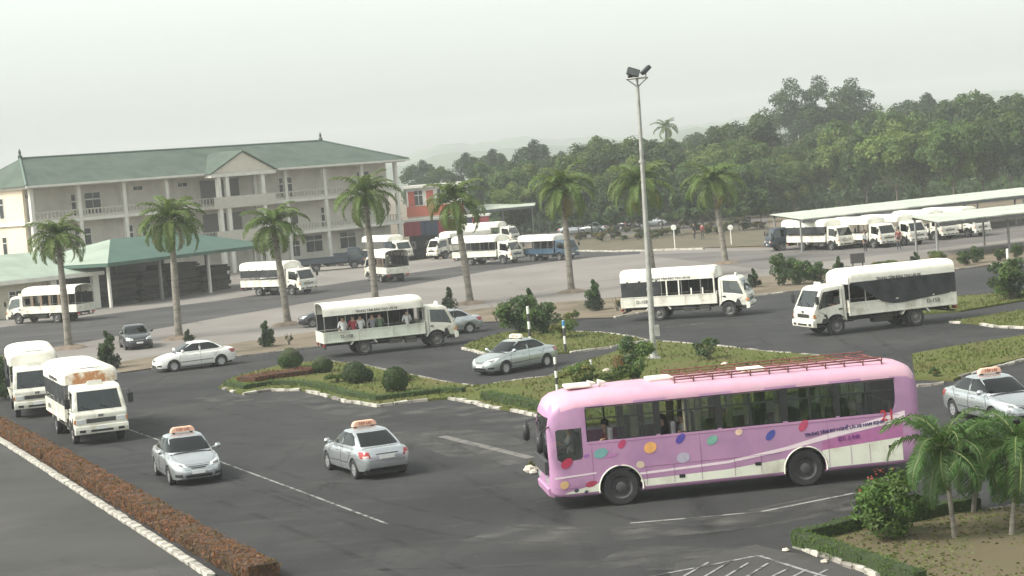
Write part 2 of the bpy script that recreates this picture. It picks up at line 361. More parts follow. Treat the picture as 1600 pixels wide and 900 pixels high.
# kerbs: one whitewashed stone after another along a polyline
_stone = {}
rk = random.Random(5)
def stone_mesh(k, h, w, L, mt):
    key = (k, h, w, L, mt.name)
    if key not in _stone:
        rr = random.Random(k); b = MB(); b.box(-L/2, L/2, -w/2, w/2, 0, h); me = b.mesh('kerb_stone', mt)
        bevel_mesh(me, .025, 1)
        for v in me.vertices: v.co += Vector((rr.uniform(-.02, .02), rr.uniform(-.015, .015), rr.uniform(-.025, .01)))
        _stone[key] = me
    return _stone[key]
def kerb(pix, label, h=.14, w=.2, L=.95, miss=.08, mts=(kerb_w, kerb_w, kerb_c), jit=.04):
    pts = [G(*p) if len(p) == 2 else Vector((p[0], p[1], 0)) for p in pix]
    par = obj('kerb', None); par['kind'] = 'structure'; par['label'] = label
    acc = 0.0
    for a, b in zip(pts, pts[1:]):
        d = b - a; ln = d.length; n = max(1, round(ln / L)); u = d / n
        for i in range(n):
            if rk.random() < miss: continue
            p = a + u * (i + .5)
            mt = rk.choice(mts); l = d.length / n - .025
            lq = round(l * 5) / 5 or .2
            o = obj('kerb_stone', stone_mesh(rk.randrange(4), h, w, lq, mt), par, (p.x + rk.uniform(-jit, jit)*.4, p.y + rk.uniform(-jit, jit), rk.uniform(-.03, .0)),
                    (rk.uniform(-.03, .03), rk.uniform(-.03, .03), math.atan2(d.y, d.x) + rk.uniform(-.05, .05)*jit*10))
            o.scale.x = l / lq
    return par
kerb([(-40, 664), (0, 689), (60, 727), (160, 792), (250, 850), (330, 903)], 'long whitewashed kerb beside the red brown hedge', L=.62, w=.24, miss=.0, mts=(kerb_w,), jit=.02)
kerb(isl_front, 'whitewashed kerb round the lawn island with ball shrubs', L=.7, miss=.14, jit=.08)
kerb(isl_back[3:8], 'pale kerb along the lawn by the floodlight mast', L=.9, miss=.1, mts=(kerb_c, kerb_c, kerb_w))
kerb(isl_back[9:19], 'concrete kerb on the lawn island beside the silver saloon', L=1.0, miss=.05, h=.13, mts=(kerb_c,))
kerb(isl2[4:12] , 'pale kerb round the small island with striped posts', L=.9, miss=.1, mts=(kerb_c, kerb_w))
kerb([isl2[0], isl2[-1], isl2[-2]], 'whitewashed kerb tip in front of the silver saloon', L=.6, miss=0, mts=(kerb_w,))
kerb([(1485, 505), (1520, 507), (1555, 512), (1600, 514)], 'broken whitewashed kerb of the grass verge behind the taxi', L=.9, miss=.15, mts=(kerb_w,), jit=.08)
kerb([(1432, 605), (1455, 603), (1475, 601)], 'short worn kerb between pink bus and taxi', L=.8, miss=0, mts=(kerb_w, kerb_c))
kerb([(1500, 592), (1545, 578), (1600, 565)], 'worn pale kerb behind the taxi roof sign', L=.8, miss=.2, mts=(kerb_w, kerb_c), jit=.1)
kerb([(1226, 862), (1243, 855), (1300, 876), (1375, 902)], 'crumbling kerb round the flowering bush bed', L=.5, miss=.12, mts=(kerb_w, kerb_c), jit=.08)
kerb([(1535, 803), (1600, 794)], 'pale kerb behind the young palms', L=.6, miss=0, mts=(kerb_c,))
kerb([(0, 612), (190, 583), (370, 558), (500, 543), (660, 512)], 'low earthy kerb below the conical shrubs', L=1.6, h=.12, miss=.1, mts=(kerb_c,))
kerb([(960, 497), (1190, 462), (1320, 447), (1600, 407)], 'low kerb in front of the far bushes', L=1.7, h=.13, miss=.1, mts=(kerb_c, kerb_w))
kerb([(890, 393), (960, 394), (1100, 390)], 'white kerb of the brown planting bed under the trees', L=2.0, h=.2, miss=.08, mts=(kerb_w,))

def line(pix, w, name='road_marking', z=.013, mt=paint_w):
    pts = [G(*p) for p in pix]; b = MB(); n = len(pts); L = []; Rr = []
    for i, p in enumerate(pts):
        t = (pts[min(i+1, n-1)] - pts[max(i-1, 0)]).normalized(); q = Vector((-t.y, t.x, 0)) * w / 2
        L.append((p + q).to_tuple()[:2] + (z,)); Rr.append((p - q).to_tuple()[:2] + (z,))
    b.rings([L, Rr], cap=False, close=False)
    return struct(name, b.mesh(name, mt))
line([(120, 640), (200, 671), (350, 724), (480, 772), (605, 819)], .085)
line([(690, 682), (760, 699), (830, 716)], .35, mt=mat('worn_line', (.14, .13, .118), rough=.9, scale=2, detail=8, col2=(.06, .058, .056), patch=(.4, .6)))
line([(985, 818), (1080, 810), (1190, 800), (1260, 786), (1330, 772), (1440, 752)], .12)
line([(1010, 903), (1100, 886), (1185, 869)], .10, z=.02)
line([(1185, 869), (1250, 890), (1300, 905)], .10, z=.021)
for i in range(7):
    x = 1045 + i * 34
    line([(x, 915), (x + 62 - i*3, 884 + i * .5 - (4 if i < 4 else -4))], .07, z=.024)
line([(1040, 512), (1100, 505)], .1); line([(580, 585), (640, 598)], .1)
dust = dict(dark=(.15, .142, .132), name='dust_band', st=1.7)
tyre_track([(330, 618), (390, 628), (470, 622), (540, 640), (595, 648), (650, 642), (720, 638), (780, 650), (850, 664)], 1.0, 1.0, **dust)
tyre_track([(560, 690), (680, 682), (760, 700), (830, 722)], 1.6, 1.6, **dust)
tyre_track([(760, 832), (900, 836), (1040, 826), (1190, 808), (1330, 780)], 1.1, 1.1, **dust)
tyre_track([(560, 582), (640, 600), (720, 612), (800, 606), (880, 590)], .8, .8, **dust)
tyre_track([(1040, 545), (1140, 553), (1290, 568), (1400, 560)], .9, .9, **dust)
tyre_track([(950, 870), (1080, 872), (1200, 858)], 1.2, 1.2, **dust)
tyre_track([(20, 655), (150, 700), (330, 760), (520, 830), (700, 905)])
tyre_track([(60, 632), (220, 668), (420, 690), (640, 690), (860, 790), (1000, 830)], st=.7)
tyre_track([(1420, 760), (1250, 795), (1050, 830), (800, 835), (560, 790), (380, 735)], st=.75)
tyre_track([(1600, 690), (1430, 770), (1180, 835), (900, 870), (600, 880)], st=.7)
tyre_track([(200, 600), (400, 572), (600, 560), (800, 530), (1000, 508), (1300, 500), (1600, 440)], 1.8, .3)
tyre_track([(330, 630), (480, 660), (640, 672), (800, 668), (860, 690)], 1.5, .22, st=.7)
tyre_track([(640, 560), (760, 582), (860, 570), (960, 545)], 1.5, .22)
tyre_track([(1340, 560), (1450, 530), (1600, 500)], 1.6, .25)
tyre_track([(1330, 520), (1440, 600), (1600, 640)], 1.6, .25)
sheet('worn_patch', [W(5.2, 44.5), W(9, 38), W(2, 37), W(3.2, 43)], .0105, asph_worn)

# grass blades: one uncountable mass per lawn
blade_m = leaf_mat('grass_blades', (.098, .118, .03), (.135, .12, .05), scale=.7, trans=.2, rnd=0)
def in_poly(x, y, P):
    c = False; j = len(P) - 1
    for i in range(len(P)):
        if (P[i].y > y) != (P[j].y > y) and x < (P[j].x - P[i].x) * (y - P[i].y) / (P[j].y - P[i].y) + P[i].x: c = not c
        j = i
    return c
rg = random.Random(3); gb = MB()
for P in grass_tufts:
    x0, x1 = min(p.x for p in P), max(p.x for p in P); y0, y1 = min(p.y for p in P), max(p.y for p in P)
    n = int((x1 - x0) * (y1 - y0) * (26 if y0 > 60 else 60))
    for _ in range(min(n, 14000)):
        x, y = rg.uniform(x0, x1), rg.uniform(y0, y1)
        if not in_poly(x, y, P): continue
        if math.sin(x*1.3+y*.4) + math.sin(y*.7-x*.5) + rg.uniform(-1, 1) < -.9: continue
        h = rg.uniform(.03, .11) if P[0].y > 60 else rg.uniform(.015, .05); a = rg.uniform(0, pi); dx, dy = cos(a)*.05, sin(a)*.05; lx, ly = rg.uniform(-.05, .05), rg.uniform(-.05, .05)
        gb.add([(x-dx, y-dy, .095), (x+dx, y+dy, .095), (x+lx+dx*.4, y+ly+dy*.4, .095+h), (x+lx-dx*.4, y+ly-dy*.4, .095+h)], [(0, 1, 2, 3)])
go = obj('grass', gb.mesh('grass', blade_m)); tag(go, 'short dry green grass growing on the lawn islands', 'grass', kind='stuff')
# ------------------------------------------------------------------ plants
bark = mat('bark', (.115, .095, .075), rough=.95, var=.4, scale=3, bump=.6, bscale=18)
palm_bark = mat('palm_bark', (.205, .185, .155), rough=.9, var=.3, scale=2.2, bump=.6, bscale=10, col2=(.105, .092, .075))
weather(palm_bark, [((.4, .4, 7), 0, (.11, .098, .08), .5, .62, .7), ((2, 2, .8), 0, (.27, .25, .215), .56, .72, .6)])
leafA = leaf_mat('leaf_mid', (.080, .125, .034), (.042, .074, .024), scale=.35)
leafB = leaf_mat('leaf_light', (.13, .17, .045), (.07, .105, .03), scale=.35)
leafC = leaf_mat('leaf_dark', (.056, .088, .034), (.03, .052, .024), scale=.35)
leafD = leaf_mat('leaf_haze_tint', (.050, .078, .045), (.030, .050, .032), scale=.3)  # bluish distance haze is put into this leaf colour
leafE = leaf_mat('leaf_yellow', (.155, .150, .045), (.085, .095, .026), scale=.6)
leafR = leaf_mat('leaf_red', (.16, .055, .03), (.10, .075, .025), scale=1.2)
leafH = leaf_mat('leaf_hedge_brown', (.19, .085, .042), (.105, .075, .03), scale=1.6, rnd=0)
leafT = leaf_mat('leaf_topiary', (.042, .080, .018), (.022, .046, .012), scale=2.0)
leafG = leaf_mat('leaf_hedge_green', (.075, .125, .025), (.04, .075, .016), scale=1.5, rnd=0)
leafN = leaf_mat('leaf_conifer', (.030, .046, .026), (.014, .024, .014), scale=2.0)
palmL = leaf_mat('palm_leaf', (.085, .125, .03), (.045, .075, .02), scale=.8, trans=.3)
palmD = leaf_mat('palm_leaf_dry', (.20, .15, .06), (.10, .10, .035), scale=1.2, trans=.3)
shaftM = mat('palm_crownshaft', (.12, .15, .045), rough=.6, var=.25, scale=4)

def leaf_cards(b, c, n, rr, size, flat=.0, zmin=-9):
    c = Vector(c)
    for _ in range(n):
        d = Vector((rr.gauss(0, 1), rr.gauss(0, 1), rr.gauss(0, 1))).normalized()
        yield d

def crown_mesh(seed, rx, rz, nblob, nleaf, leaf, mts, shape='round', core=True, blob=(.24, .42)):
    """leaf-sized cards spread through lumps that fill an uneven crown; base of the crown at z=0"""
    rr = random.Random(seed); b = MB(); blobs = []
    for i in range(nblob):
        while True:
            x, y, z = rr.uniform(-1, 1), rr.uniform(-1, 1), rr.uniform(-1, 1)
            if shape == 'cone':
                t = (z + 1) / 2
                if sqrt(x*x + y*y) <= (1 - t) ** .8 * .95: break
            elif x*x + y*y + z*z <= 1 and x*x + y*y + z*z > .12: break
        k = rr.uniform(*blob)
        if shape == 'cone': k *= (1.15 - (z + 1) / 2 * .8)
        blobs.append((Vector((x * rx * (1 - k*.5), y * rx * (1 - k*.5), rz + z * rz * (1 - k*.5))), k * rx, k * rz * (1.0 if shape == 'cone' else .9), rr.randrange(len(mts))))
    per = nleaf // nblob
    for c, kx, kz, mi in blobs:
        b.m = mi
        for _ in range(per):
            d = Vector((rr.gauss(0, 1), rr.gauss(0, 1), rr.gauss(0, 1) + .25)).normalized()
            q = rr.uniform(.55, 1.08)
            p = c + Vector((d.x * kx * q, d.y * kx * q, d.z * kz * q))
            if p.z < -.1 * rz: continue
            nrm = (d + Vector((rr.gauss(0, .5), rr.gauss(0, .5), rr.gauss(0, .5) + .3))).normalized()
            u = nrm.cross(Vector((rr.gauss(0, 1), rr.gauss(0, 1), rr.gauss(0, 1)))).normalized(); w = nrm.cross(u)
            s = leaf * rr.uniform(.6, 1.35)
            b.add([p - u*s, p - w*s*.5 + nrm*s*.12, p + u*s, p + w*s*.5 + nrm*s*.12], [(0, 1, 2, 3)])
    return b.mesh('crown', mts)

def trunk_mesh(seed, h, r, rx, rz, base_z, limbs=6):
    rr = random.Random(seed + 99); b = MB()
    pts = [(0, 0, -.1)]; x = y = 0
    for i in range(1, 6):
        x += rr.uniform(-.06, .06) * h * .2; y += rr.uniform(-.06, .06) * h * .2; pts.append((x, y, base_z * 1.25 * i / 5))
    b.tube(pts, [r * 1.3, r, r * .9, r * .8, r * .7, r * .5], 8)
    tp = Vector(pts[-2])
    for i in range(limbs):
        a = 2 * pi * i / limbs + rr.uniform(-.4, .4); e = Vector((cos(a) * rx * .65, sin(a) * rx * .65, base_z + rz * rr.uniform(.5, 1.4)))
        mid = tp.lerp(e, .5) + Vector((0, 0, -.15 * rz))
        b.tube([tp, mid, e], [r * .5, r * .3, r * .1], 6)
    return b.mesh('trunk', bark, smooth=50)

TREEK = {}
def tree_kind(key, seed, h, base, rx, mts, nblob=36, nleaf=9500, leaf=.25, r=.16, blob=(.20, .36)):
    rz = (h - base) / 2
    TREEK[key] = (crown_mesh(seed, rx, rz, nblob, nleaf, leaf, mts, blob=blob), trunk_mesh(seed, h, r, rx, rz, base), base)
tree_kind('round', 1, 11.5, 2.6, 4.3, [leafA, leafA, leafB])
tree_kind('light', 2, 10.5, 2.2, 4.6, [leafB, leafB, leafA])
tree_kind('dark', 3, 12.0, 2.4, 4.0, [leafC, leafC, leafA])
tree_kind('bushy', 4, 9.0, .7, 4.4, [leafC, leafA])
tree_kind('blue', 5, 13.0, 3.0, 4.4, [leafD, leafD, leafC])
tree_kind('yellow', 6, 11.0, 2.2, 3.8, [leafB, leafE, leafA])
tree_kind('gum', 7, 20.0, 6.0, 6.9, [leafD, leafC], nblob=52, nleaf=8500, leaf=.27, r=.32, blob=(.15, .26))
tree_kind('shade', 8, 6.0, 1.9, 2.6, [leafA, leafC], nblob=14, nleaf=2400, leaf=.24, r=.09)
def tree(key, loc, label, group, s=1.0, rz=0.0, name='broadleaf_tree'):
    cr, tr, base = TREEK[key]
    t = thing(name, label, 'tree', loc, rz, group, (s, s, s))
    obj('crown', cr, t, (0, 0, base)); obj('trunk', tr, t)
    return t

# --- palms
def frond_mesh(seed, L, droop, width, nleaf, mts, lw=.045):
    rr = random.Random(seed); b = MB(); pts = []; N = 12
    ang = R(38); x = z = 0
    for i in range(N + 1):
        pts.append(Vector((x, 0, z))); x += cos(ang) * L / N; z += sin(ang) * L / N; ang -= R(droop) / N * (.6 + .8 * i / N)
    b.m = 1; b.tube(pts, [.03 * (1 - .8 * i / N) for i in range(N + 1)], 5); b.m = 0
    for i in range(nleaf):
        t = .1 + .9 * i / (nleaf - 1); k = t * N; j = min(int(k), N - 1); p = pts[j].lerp(pts[j+1], k - j); tg = (pts[j+1] - pts[j]).normalized()
        ln = width * (sin(pi * min(1, .12 + t * .86)) ** .6) * rr.uniform(.85, 1.1)
        for s in (-1, 1):
            out = Vector((0, s, 0)); d = (out * .8 + tg * (.45 + .5 * t) + Vector((0, 0, rr.uniform(-.1, .35)))).normalized()
            m1 = p + d * ln * .55; e = m1 + (d + Vector((0, 0, -.9 - rr.uniform(0, .5)))).normalized() * ln * .5
            w = tg * lw
            b.add([p - w*.6, p + w*.6, m1 + w, m1 - w, e], [(0, 1, 2, 3), (3, 2, 4)])
    me = b.mesh('frond', mts); return me
FR = [frond_mesh(20 + i, 2.55, dr, .72, 32, [palmL, shaftM]) for i, dr in enumerate((95, 120, 145))]
FRD = frond_mesh(30, 2.3, 150, .5, 24, [palmD, palmD])
FRS = [frond_mesh(40 + i, 1.45, dr, .40, 40, [leaf_mat('palm_leaf_young', (.058, .112, .028), (.034, .07, .018), scale=2, trans=.35), shaftM], lw=.018) for i, dr in enumerate((115, 140, 165))]
def palm(base, crown_px, label, group='royal palms in a row', n=17, small=False, lean=0.0, seed=0, name='royal_palm', dist=None, fs=1.0):
    rr = random.Random(100 + seed); base = Vector(base)
    top = at_dist(crown_px[0], crown_px[1], base.y) - base
    h = top.z
    t = thing(name, label, 'palm tree', base, 0, group)
    b = MB(); K = 14; r0 = .062 if small else .24
    prof = [1.45, 1.12, 1.0, .97, .95, .96, .98, .98, .95, .92, .88, .82, .76, .7, .62] if not small else [1.5, 1.15, 1.0, 1, .95, .95, .9, .9, .9, .85, .85, .8, .8, .8, .75]
    hs = h - (.9 if not small else .25)
    pts = [Vector((top.x * (i/K)**1.3 , 0, -.1 + (hs + .1) * i / K)) for i in range(K + 1)]
    b.tube(pts, [r0 * p for p in prof], 12); o = b.build('trunk', palm_bark, t, 60)
    tp = pts[-1]; cap = Vector((top.x, 0, h))
    b = MB(); b.tube([tp - Vector((0, 0, .03)), tp.lerp(cap, .3), tp.lerp(cap, .7), cap], [r0 * .72, r0 * .78, r0 * .6, r0 * .25], 10); b.build('crownshaft', shaftM, t, 60)
    fr = FRS if small else FR
    for i in range(n):
        a = i * 2.39996 + rr.uniform(-.25, .25); k = i / n
        tilt = R(-42 + 104 * k) + rr.uniform(-.12, .12)      # + is downwards
        me = fr[min(2, int(k * 3))] if rr.random() < .8 else fr[rr.randrange(3)]
        if not small and k > .9 and rr.random() < .7: me = FRD
        s = rr.uniform(.88, 1.1) * (.85 if k < .15 else 1) * fs
        obj('frond', me, t, cap - Vector((0, 0, .12 + .25 * k * (0.3 if small else 1))), (rr.uniform(-.2, .2), tilt, a), s)
    return t
pl = ['royal palm beside the small low-roofed annex and white lorry tail', 'royal palm beside the green-roofed pavilion and black car', 'royal palm standing above the white lorry with plain box canopy',
      'royal palm in front of the three-storey building right wing', 'royal palm in front of the red awning building', 'royal palm beside the blue lorry with pale canopy',
      'royal palm half hidden behind the floodlight mast', 'royal palm behind the white lorry with window posts']
pb = [(108, 545), (280, 530), (450, 508), (589, 490), (735, 475), (893, 457), (1022, 441), (1134, 412)]
pc = [(90, 366), (266, 340), (427, 348), (570, 301), (711, 310), (878, 290), (1000, 284), (1114, 281)]
soil_mound = mat('palm_pit_soil', (.17, .13, .095), rough=.95, var=.3, scale=2)
for i in range(8):
    p = G(*pb[i]); palm(p, pc[i], pl[i], seed=i, n=[23, 26, 22, 23, 25, 24, 23, 24][i], fs=[.98, 1.1, 1.03, 1.1, 1.12, 1.15, 1.15, 1.22][i])
    b = MB(); rr = random.Random(i); b.lathe([(1.15, 0), (.95, .12), (.5, .2), (.2, .23)], n=14)
    me = b.mesh('palm_pit', soil_mound, 60)
    for v in me.vertices: v.co += Vector((rr.uniform(-.08, .08), rr.uniform(-.08, .08), rr.uniform(-.02, .03)))
    o = struct('palm_pit', me); o.location = (p.x, p.y, .01)
palm(G(1492, 846), (1474, 690), 'young palm with thin trunk beside the flowering bush', 'young palms', 22, True, seed=21, name='young_palm', fs=1.12)
palm(G(1520, 806), (1532, 700), 'young palm behind the other two on the bed edge', 'young palms', 20, True, seed=22, name='young_palm', fs=1.12)
palm(G(1580, 842), (1592, 690), 'young palm with pale bare trunk by the far bed corner', 'young palms', 20, True, seed=23, name='young_palm', fs=1.12)
palm(Vector(at_dist(1043, 300, 330.0).to_tuple()[:2] + (0,)), (1040, 197), 'tall slim palm rising above the distant wood', None, 14, seed=31, name='tall_palm', fs=1.15)

# --- shrubs
def shrub_kind(seed, rx, h, mts, shape='round', n=1200, leaf=.07, nblob=14): return crown_mesh(seed, rx, h / 2, nblob, n, leaf, mts, shape)
SH = {
 'cone': shrub_kind(50, .75, 2.1, [leafN, leafN, leafT], 'cone', 1900, .085, 22),
 'cone2': shrub_kind(51, .7, 1.9, [leafN, leafC], 'cone', 1700, .085, 20),
 'bush': shrub_kind(52, 1.1, 1.9, [leafC, leafA, leafT], 'round', 2200, .10, 18),
 'bushl': shrub_kind(53, 1.0, 1.5, [leafB, leafA, leafE], 'round', 1800, .09, 16),
 'bushy': shrub_kind(54, .9, 1.4, [leafE, leafB, leafA], 'round', 1500, .08, 14),
 'bushr': shrub_kind(55, 1.0, 1.7, [leafA, leafR, leafB, leafC], 'round', 2000, .09, 16),
 'sparse': shrub_kind(56, .8, 1.3, [leafA, leafC], 'round', 420, .11, 10),
 'dry': shrub_kind(57, .3, .8, [leafE, leafN], 'round', 260, .05, 8),
}
def shrub(kind, px, label, s=1.0, sz=None, group=None, z=.1, name='shrub', rz=None):
    p = G(*px); t = thing(name, label, 'shrub', (p.x, p.y, z), rk.uniform(0, 6) if rz is None else rz, group, (s, s, s * (sz or 1)))
    obj('foliage', SH[kind], t)
    b = MB()
    for i in range(5):
        a = i * 1.3; b.tube([(.03*cos(a), .03*sin(a), -.05), (.12*cos(a), .12*sin(a), .35), (.3*cos(a), .3*sin(a), .8)], [.025, .02, .008], 5)
    obj('stem', b.mesh('stem', bark), t)
    return t
shrub('cone', (172, 577), 'dark conical shrub beside the black front-facing car', 1.0, 1.12, name='conical_shrub')
shrub('cone2', (295, 535), 'small dark shrub behind the white saloon roof', .55, .8, name='conical_shrub')
shrub('cone', (417, 543), 'brownish leaning conical shrub between saloon and open lorry', .85, .95, name='conical_shrub')
shrub('dry', (452, 540), 'withered stump-like shrub on the verge beside open lorry', .8, name='conical_shrub')
shrub('cone2', (703, 484), 'slim conical shrub above the open lorry cab', .8, 1.1, name='conical_shrub')
shrub('dry', (693, 505), 'small brown shrub on the verge behind silver car boot', 1.1, name='conical_shrub')
shrub('cone', (830, 508), 'tall conical shrub rising behind the striped post', 1.0, 1.15, name='conical_shrub')
shrub('bush', (812, 522), 'big round green bush behind the striped post', 1.15, 1.0)
shrub('bush', (848, 524), 'dark green bush joined to the big round bush', .95, 1.0)
shrub('bushy', (882, 530), 'yellow green bush behind the blue signed post', .95, 1.1)
shrub('bushy', (895, 502), 'pale dry shrub on the verge beside the dark conical one', .5)
shrub('cone', (931, 486), 'fat dark conical shrub beside the lorry with window posts', 1.05, .98, name='conical_shrub')
shrub('cone', (1178, 450), 'dark conical shrub above the cab of the post-windowed lorry', .75, .9, name='conical_shrub')
shrub('bush', (1225, 447), 'tall green bush at the verge end by the lorry shed', .85, 1.35)
shrub('bush', (1250, 446), 'dark blue green bush, second of the verge clump', .8, 1.15)
shrub('bush', (1275, 444), 'low dark bush, third of the verge clump', .8, .95)
shrub('bushl', (1300, 440), 'pale low bush over the tarpaulin lorry cab', .7, .8)
shrub('cone', (1312, 436), 'pointed dark shrub over the tarpaulin lorry cab', .8, 1.0, name='conical_shrub')
shrub('bushl', (1330, 432), 'thin light shrub on the verge beside the dark box sign', .5, .9)
shrub('bushl', (1372, 425), 'low pale hedge bush behind the tarpaulin lorry roof', .6, .8)
shrub('bushl', (1395, 421), 'low pale bush behind the tarpaulin lorry middle', .6, .7)
shrub('cone', (1431, 417), 'round-topped dark shrub behind the tarpaulin lorry tail', .75, .72, name='conical_shrub')
shrub('bushl', (1463, 413), 'light green shrub behind the tarpaulin lorry rear corner', .7, .9)
shrub('bush', (1508, 416), 'green verge bush, first of a pair', .55, 1.0)
shrub('bush', (1527, 412), 'green verge bush, second of a pair', .55, 1.15)
shrub('bush', (1563, 409), 'small dark bush beside the tiny white post', .5, .9)
shrub('bush', (1590, 404), 'small bush on the verge past the tiny white post', .45, 1.2)
shrub('bush', (1580, 470), 'large dense green bush on the grass beyond the tarpaulin lorry', 1.15, 1.05)
shrub('bushr', (992, 600), 'bush with reddish top beside the floodlight mast', .95, 1.15)
shrub('bushl', (900, 608), 'light green bush beside the striped post behind bus', .8, .9)
shrub('bushy', (955, 604), 'yellowish low bush between post and reddish bush', .75, .8)
shrub('sparse', (1108, 565), 'sparse open shrub on the lawn beside the mast', .95, .95)
shrub('bushy', (836, 736), 'tiny wild plant by the bus front wheel rubble', .28, 1.0, z=.0)
shrub('bush', (8, 625), 'dark bush at the kerb behind the rear white lorry', 1.1, 1.0)
shrub('bushl', (-14, 600), 'green bush at the road edge behind the second lorry', 1.2, 1.0)
shrub('cone2', (35, 556), 'small pointed shrub above the second lorry canopy', .6, .8, name='conical_shrub')
shrub('dry', (776, 503), 'small brown shrub beside the big round bush', .9)
shrub('dry', (862, 493), 'little brown shrub right of the tall conical shrub', .8)
shrub('dry', (965, 487), 'small dark shrub at the tail of the post-windowed lorry', 1.0)
shrub('bushy', (640, 598), 'pale dry grass clump on the lawn behind the ball shrub', .45, .7)
shrub('bushy', (528, 600), 'yellow brown low shrub between the island balls', .75, .62)
shrub('bushr', (1462, 592), 'low green weed clump by the worn kerb', .25, .8)
rb = shrub('bushr', (1392, 848), 'dense flowering bush with red blossoms at the bed corner', .001)
for ch in list(rb.children): bpy.data.objects.remove(ch)
rb.scale = (1.22, 1.22, 1.12); rb.name = 'flowering_bush'
leafF = leaf_mat('leaf_bush_front', (.085, .15, .032), (.04, .085, .02), scale=3)
obj('foliage', crown_mesh(70, .82, .78, 26, 3600, .055, [leafF, leafF, leafA]), rb)
fb = MB(); rr = random.Random(8); flm = leaf_mat('blossom_red', (.30, .07, .045), (.22, .06, .03), scale=5, rnd=0)
for i in range(12):
    a = rr.uniform(0, 2*pi); e = rr.uniform(.25, 1.35); d = Vector((cos(a)*cos(e), sin(a)*cos(e), sin(e)))
    if d.x > .25 and rr.random() < .7: continue
    p = Vector((d.x*.70, d.y*.70, .76 + d.z*.68))
    for k in range(4):
        u = Vector((rr.gauss(0,1), rr.gauss(0,1), rr.gauss(0,1))).normalized() * .028; w = u.cross(d).normalized() * .025
        q = p + Vector((rr.uniform(-.05,.05), rr.uniform(-.05,.05), rr.uniform(-.03,.05)))
        fb.add([q-u, q-w, q+u, q+w], [(0,1,2,3)])
obj('blossom', fb.mesh('blossom', flm), rb)

def surf_leaves(b, p, n, rr, leaf):
    nrm = (n + Vector((rr.gauss(0, .4), rr.gauss(0, .4), rr.gauss(0, .4)))).normalized()
    u = nrm.cross(Vector((rr.gauss(0, 1), rr.gauss(0, 1), rr.gauss(0, 1)))).normalized(); w = nrm.cross(u); s = leaf * rr.uniform(.6, 1.3)
    b.add([p - u*s, p - w*s*.55, p + u*s, p + w*s*.55], [(0, 1, 2, 3)])
def ball_shrub(px, rad, label, mts=leafT, sz=.95):
    p = G(*px); t = thing('ball_shrub', label, 'shrub', (p.x, p.y, .1), 0, 'clipped ball shrubs on the lawn island'); rr = random.Random(int(px[0])); b = MB()
    for _ in range(1500):
        d = Vector((rr.gauss(0,1), rr.gauss(0,1), rr.gauss(0,1))).normalized()
        if d.z < -.75: continue
        q = rr.uniform(.93, 1.04); surf_leaves(b, Vector((d.x*rad*q, d.y*rad*q, rad*sz*.85 + d.z*rad*sz*q)), d, rr, .055)
    obj('foliage', b.mesh('foliage', mts), t)
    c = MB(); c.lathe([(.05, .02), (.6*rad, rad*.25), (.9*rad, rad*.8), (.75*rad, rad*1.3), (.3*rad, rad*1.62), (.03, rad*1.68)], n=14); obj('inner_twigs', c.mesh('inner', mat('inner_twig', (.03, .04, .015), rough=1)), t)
ball_shrub((455, 578), .62, 'clipped ball shrub beside the red plant bed', sz=.75)
ball_shrub((505, 585), .50, 'low clipped shrub at the end of the red plant bed', sz=.75)
ball_shrub((556, 602), .56, 'dark ragged ball shrub in the middle of the lawn', leafC, .95)
ball_shrub((572, 599), .36, 'small clipped ball against the dark ragged one', leafT, .9)
ball_shrub((619, 615), .56, 'neat clipped ball shrub near the lawn kerb', sz=1.02)

def hedge(pix, w, h, label, mt, inner, leaf=.05, dens=150, z=.0, name='hedge', wob=.04, pts=None, seed=1, group=None):
    P = pts or [G(*p) for p in pix]; rr = random.Random(seed); b = MB(); core = MB(); n = len(P)
    L = []; Q = []
    for i, p in enumerate(P):
        t = (P[min(i+1, n-1)] - P[max(i-1, 0)]).normalized(); s = Vector((-t.y, t.x, 0)); L.append(p + s*w/2); Q.append(p - s*w/2)
    k = .9
    rg_ = []
    for i in range(n):
        c = (L[i] + Q[i]) / 2; l = c.lerp(L[i], k); q = c.lerp(Q[i], k)
        rg_.append([(l.x, l.y, z), (q.x, q.y, z), (q.x, q.y, z + h*.93), (l.x, l.y, z + h*.93)])
    core.rings(rg_)
    for i in range(n - 1):
        ln = (P[i+1] - P[i]).length
        for _ in range(int(ln * dens * (w + 2*h))):
            t = rr.random(); f = rr.uniform(0, w + 2*h); a = L[i].lerp(L[i+1], t); c = Q[i].lerp(Q[i+1], t); s = (a - c).normalized()
            wb = wob * (math.sin(t*ln*2.1 + i) + math.sin(t*ln*5.3)) * .5
            if f < h: p = Vector((a.x, a.y, z + f)) + s*wb; nn = s
            elif f < 2*h: p = Vector((c.x, c.y, z + f - h)) - s*wb; nn = -s
            else:
                q = a.lerp(c, (f - 2*h)/w); p = Vector((q.x, q.y, z + h + wb)); nn = Vector((0, 0, 1))
            surf_leaves(b, p + Vector((rr.gauss(0,.015), rr.gauss(0,.015), rr.gauss(0,.015))), nn, rr, leaf)
    for e, sg in ((0, -1), (n-1, 1)):
        t = (P[min(e+1, n-1)] - P[max(e-1, 0)]).normalized() * sg
        for _ in range(int(dens * w * h * 1.5)):
            q = L[e].lerp(Q[e], rr.random()); surf_leaves(b, Vector((q.x, q.y, z + rr.uniform(0, h))), t, rr, leaf)
    t = thing(name, label, 'hedge', P[0], 0, group)
    inv = Matrix.Translation(-P[0])
    for nm, bb, mm in (('foliage', b, mt), ('inner_twigs', core, inner)):
        me = bb.mesh(nm, mm); me.transform(inv); obj(nm, me, t)
    return t
twig_br = mat('hedge_inner_brown', (.055, .03, .016), rough=1); twig_gr = mat('hedge_inner_green', (.03, .045, .014), rough=1)
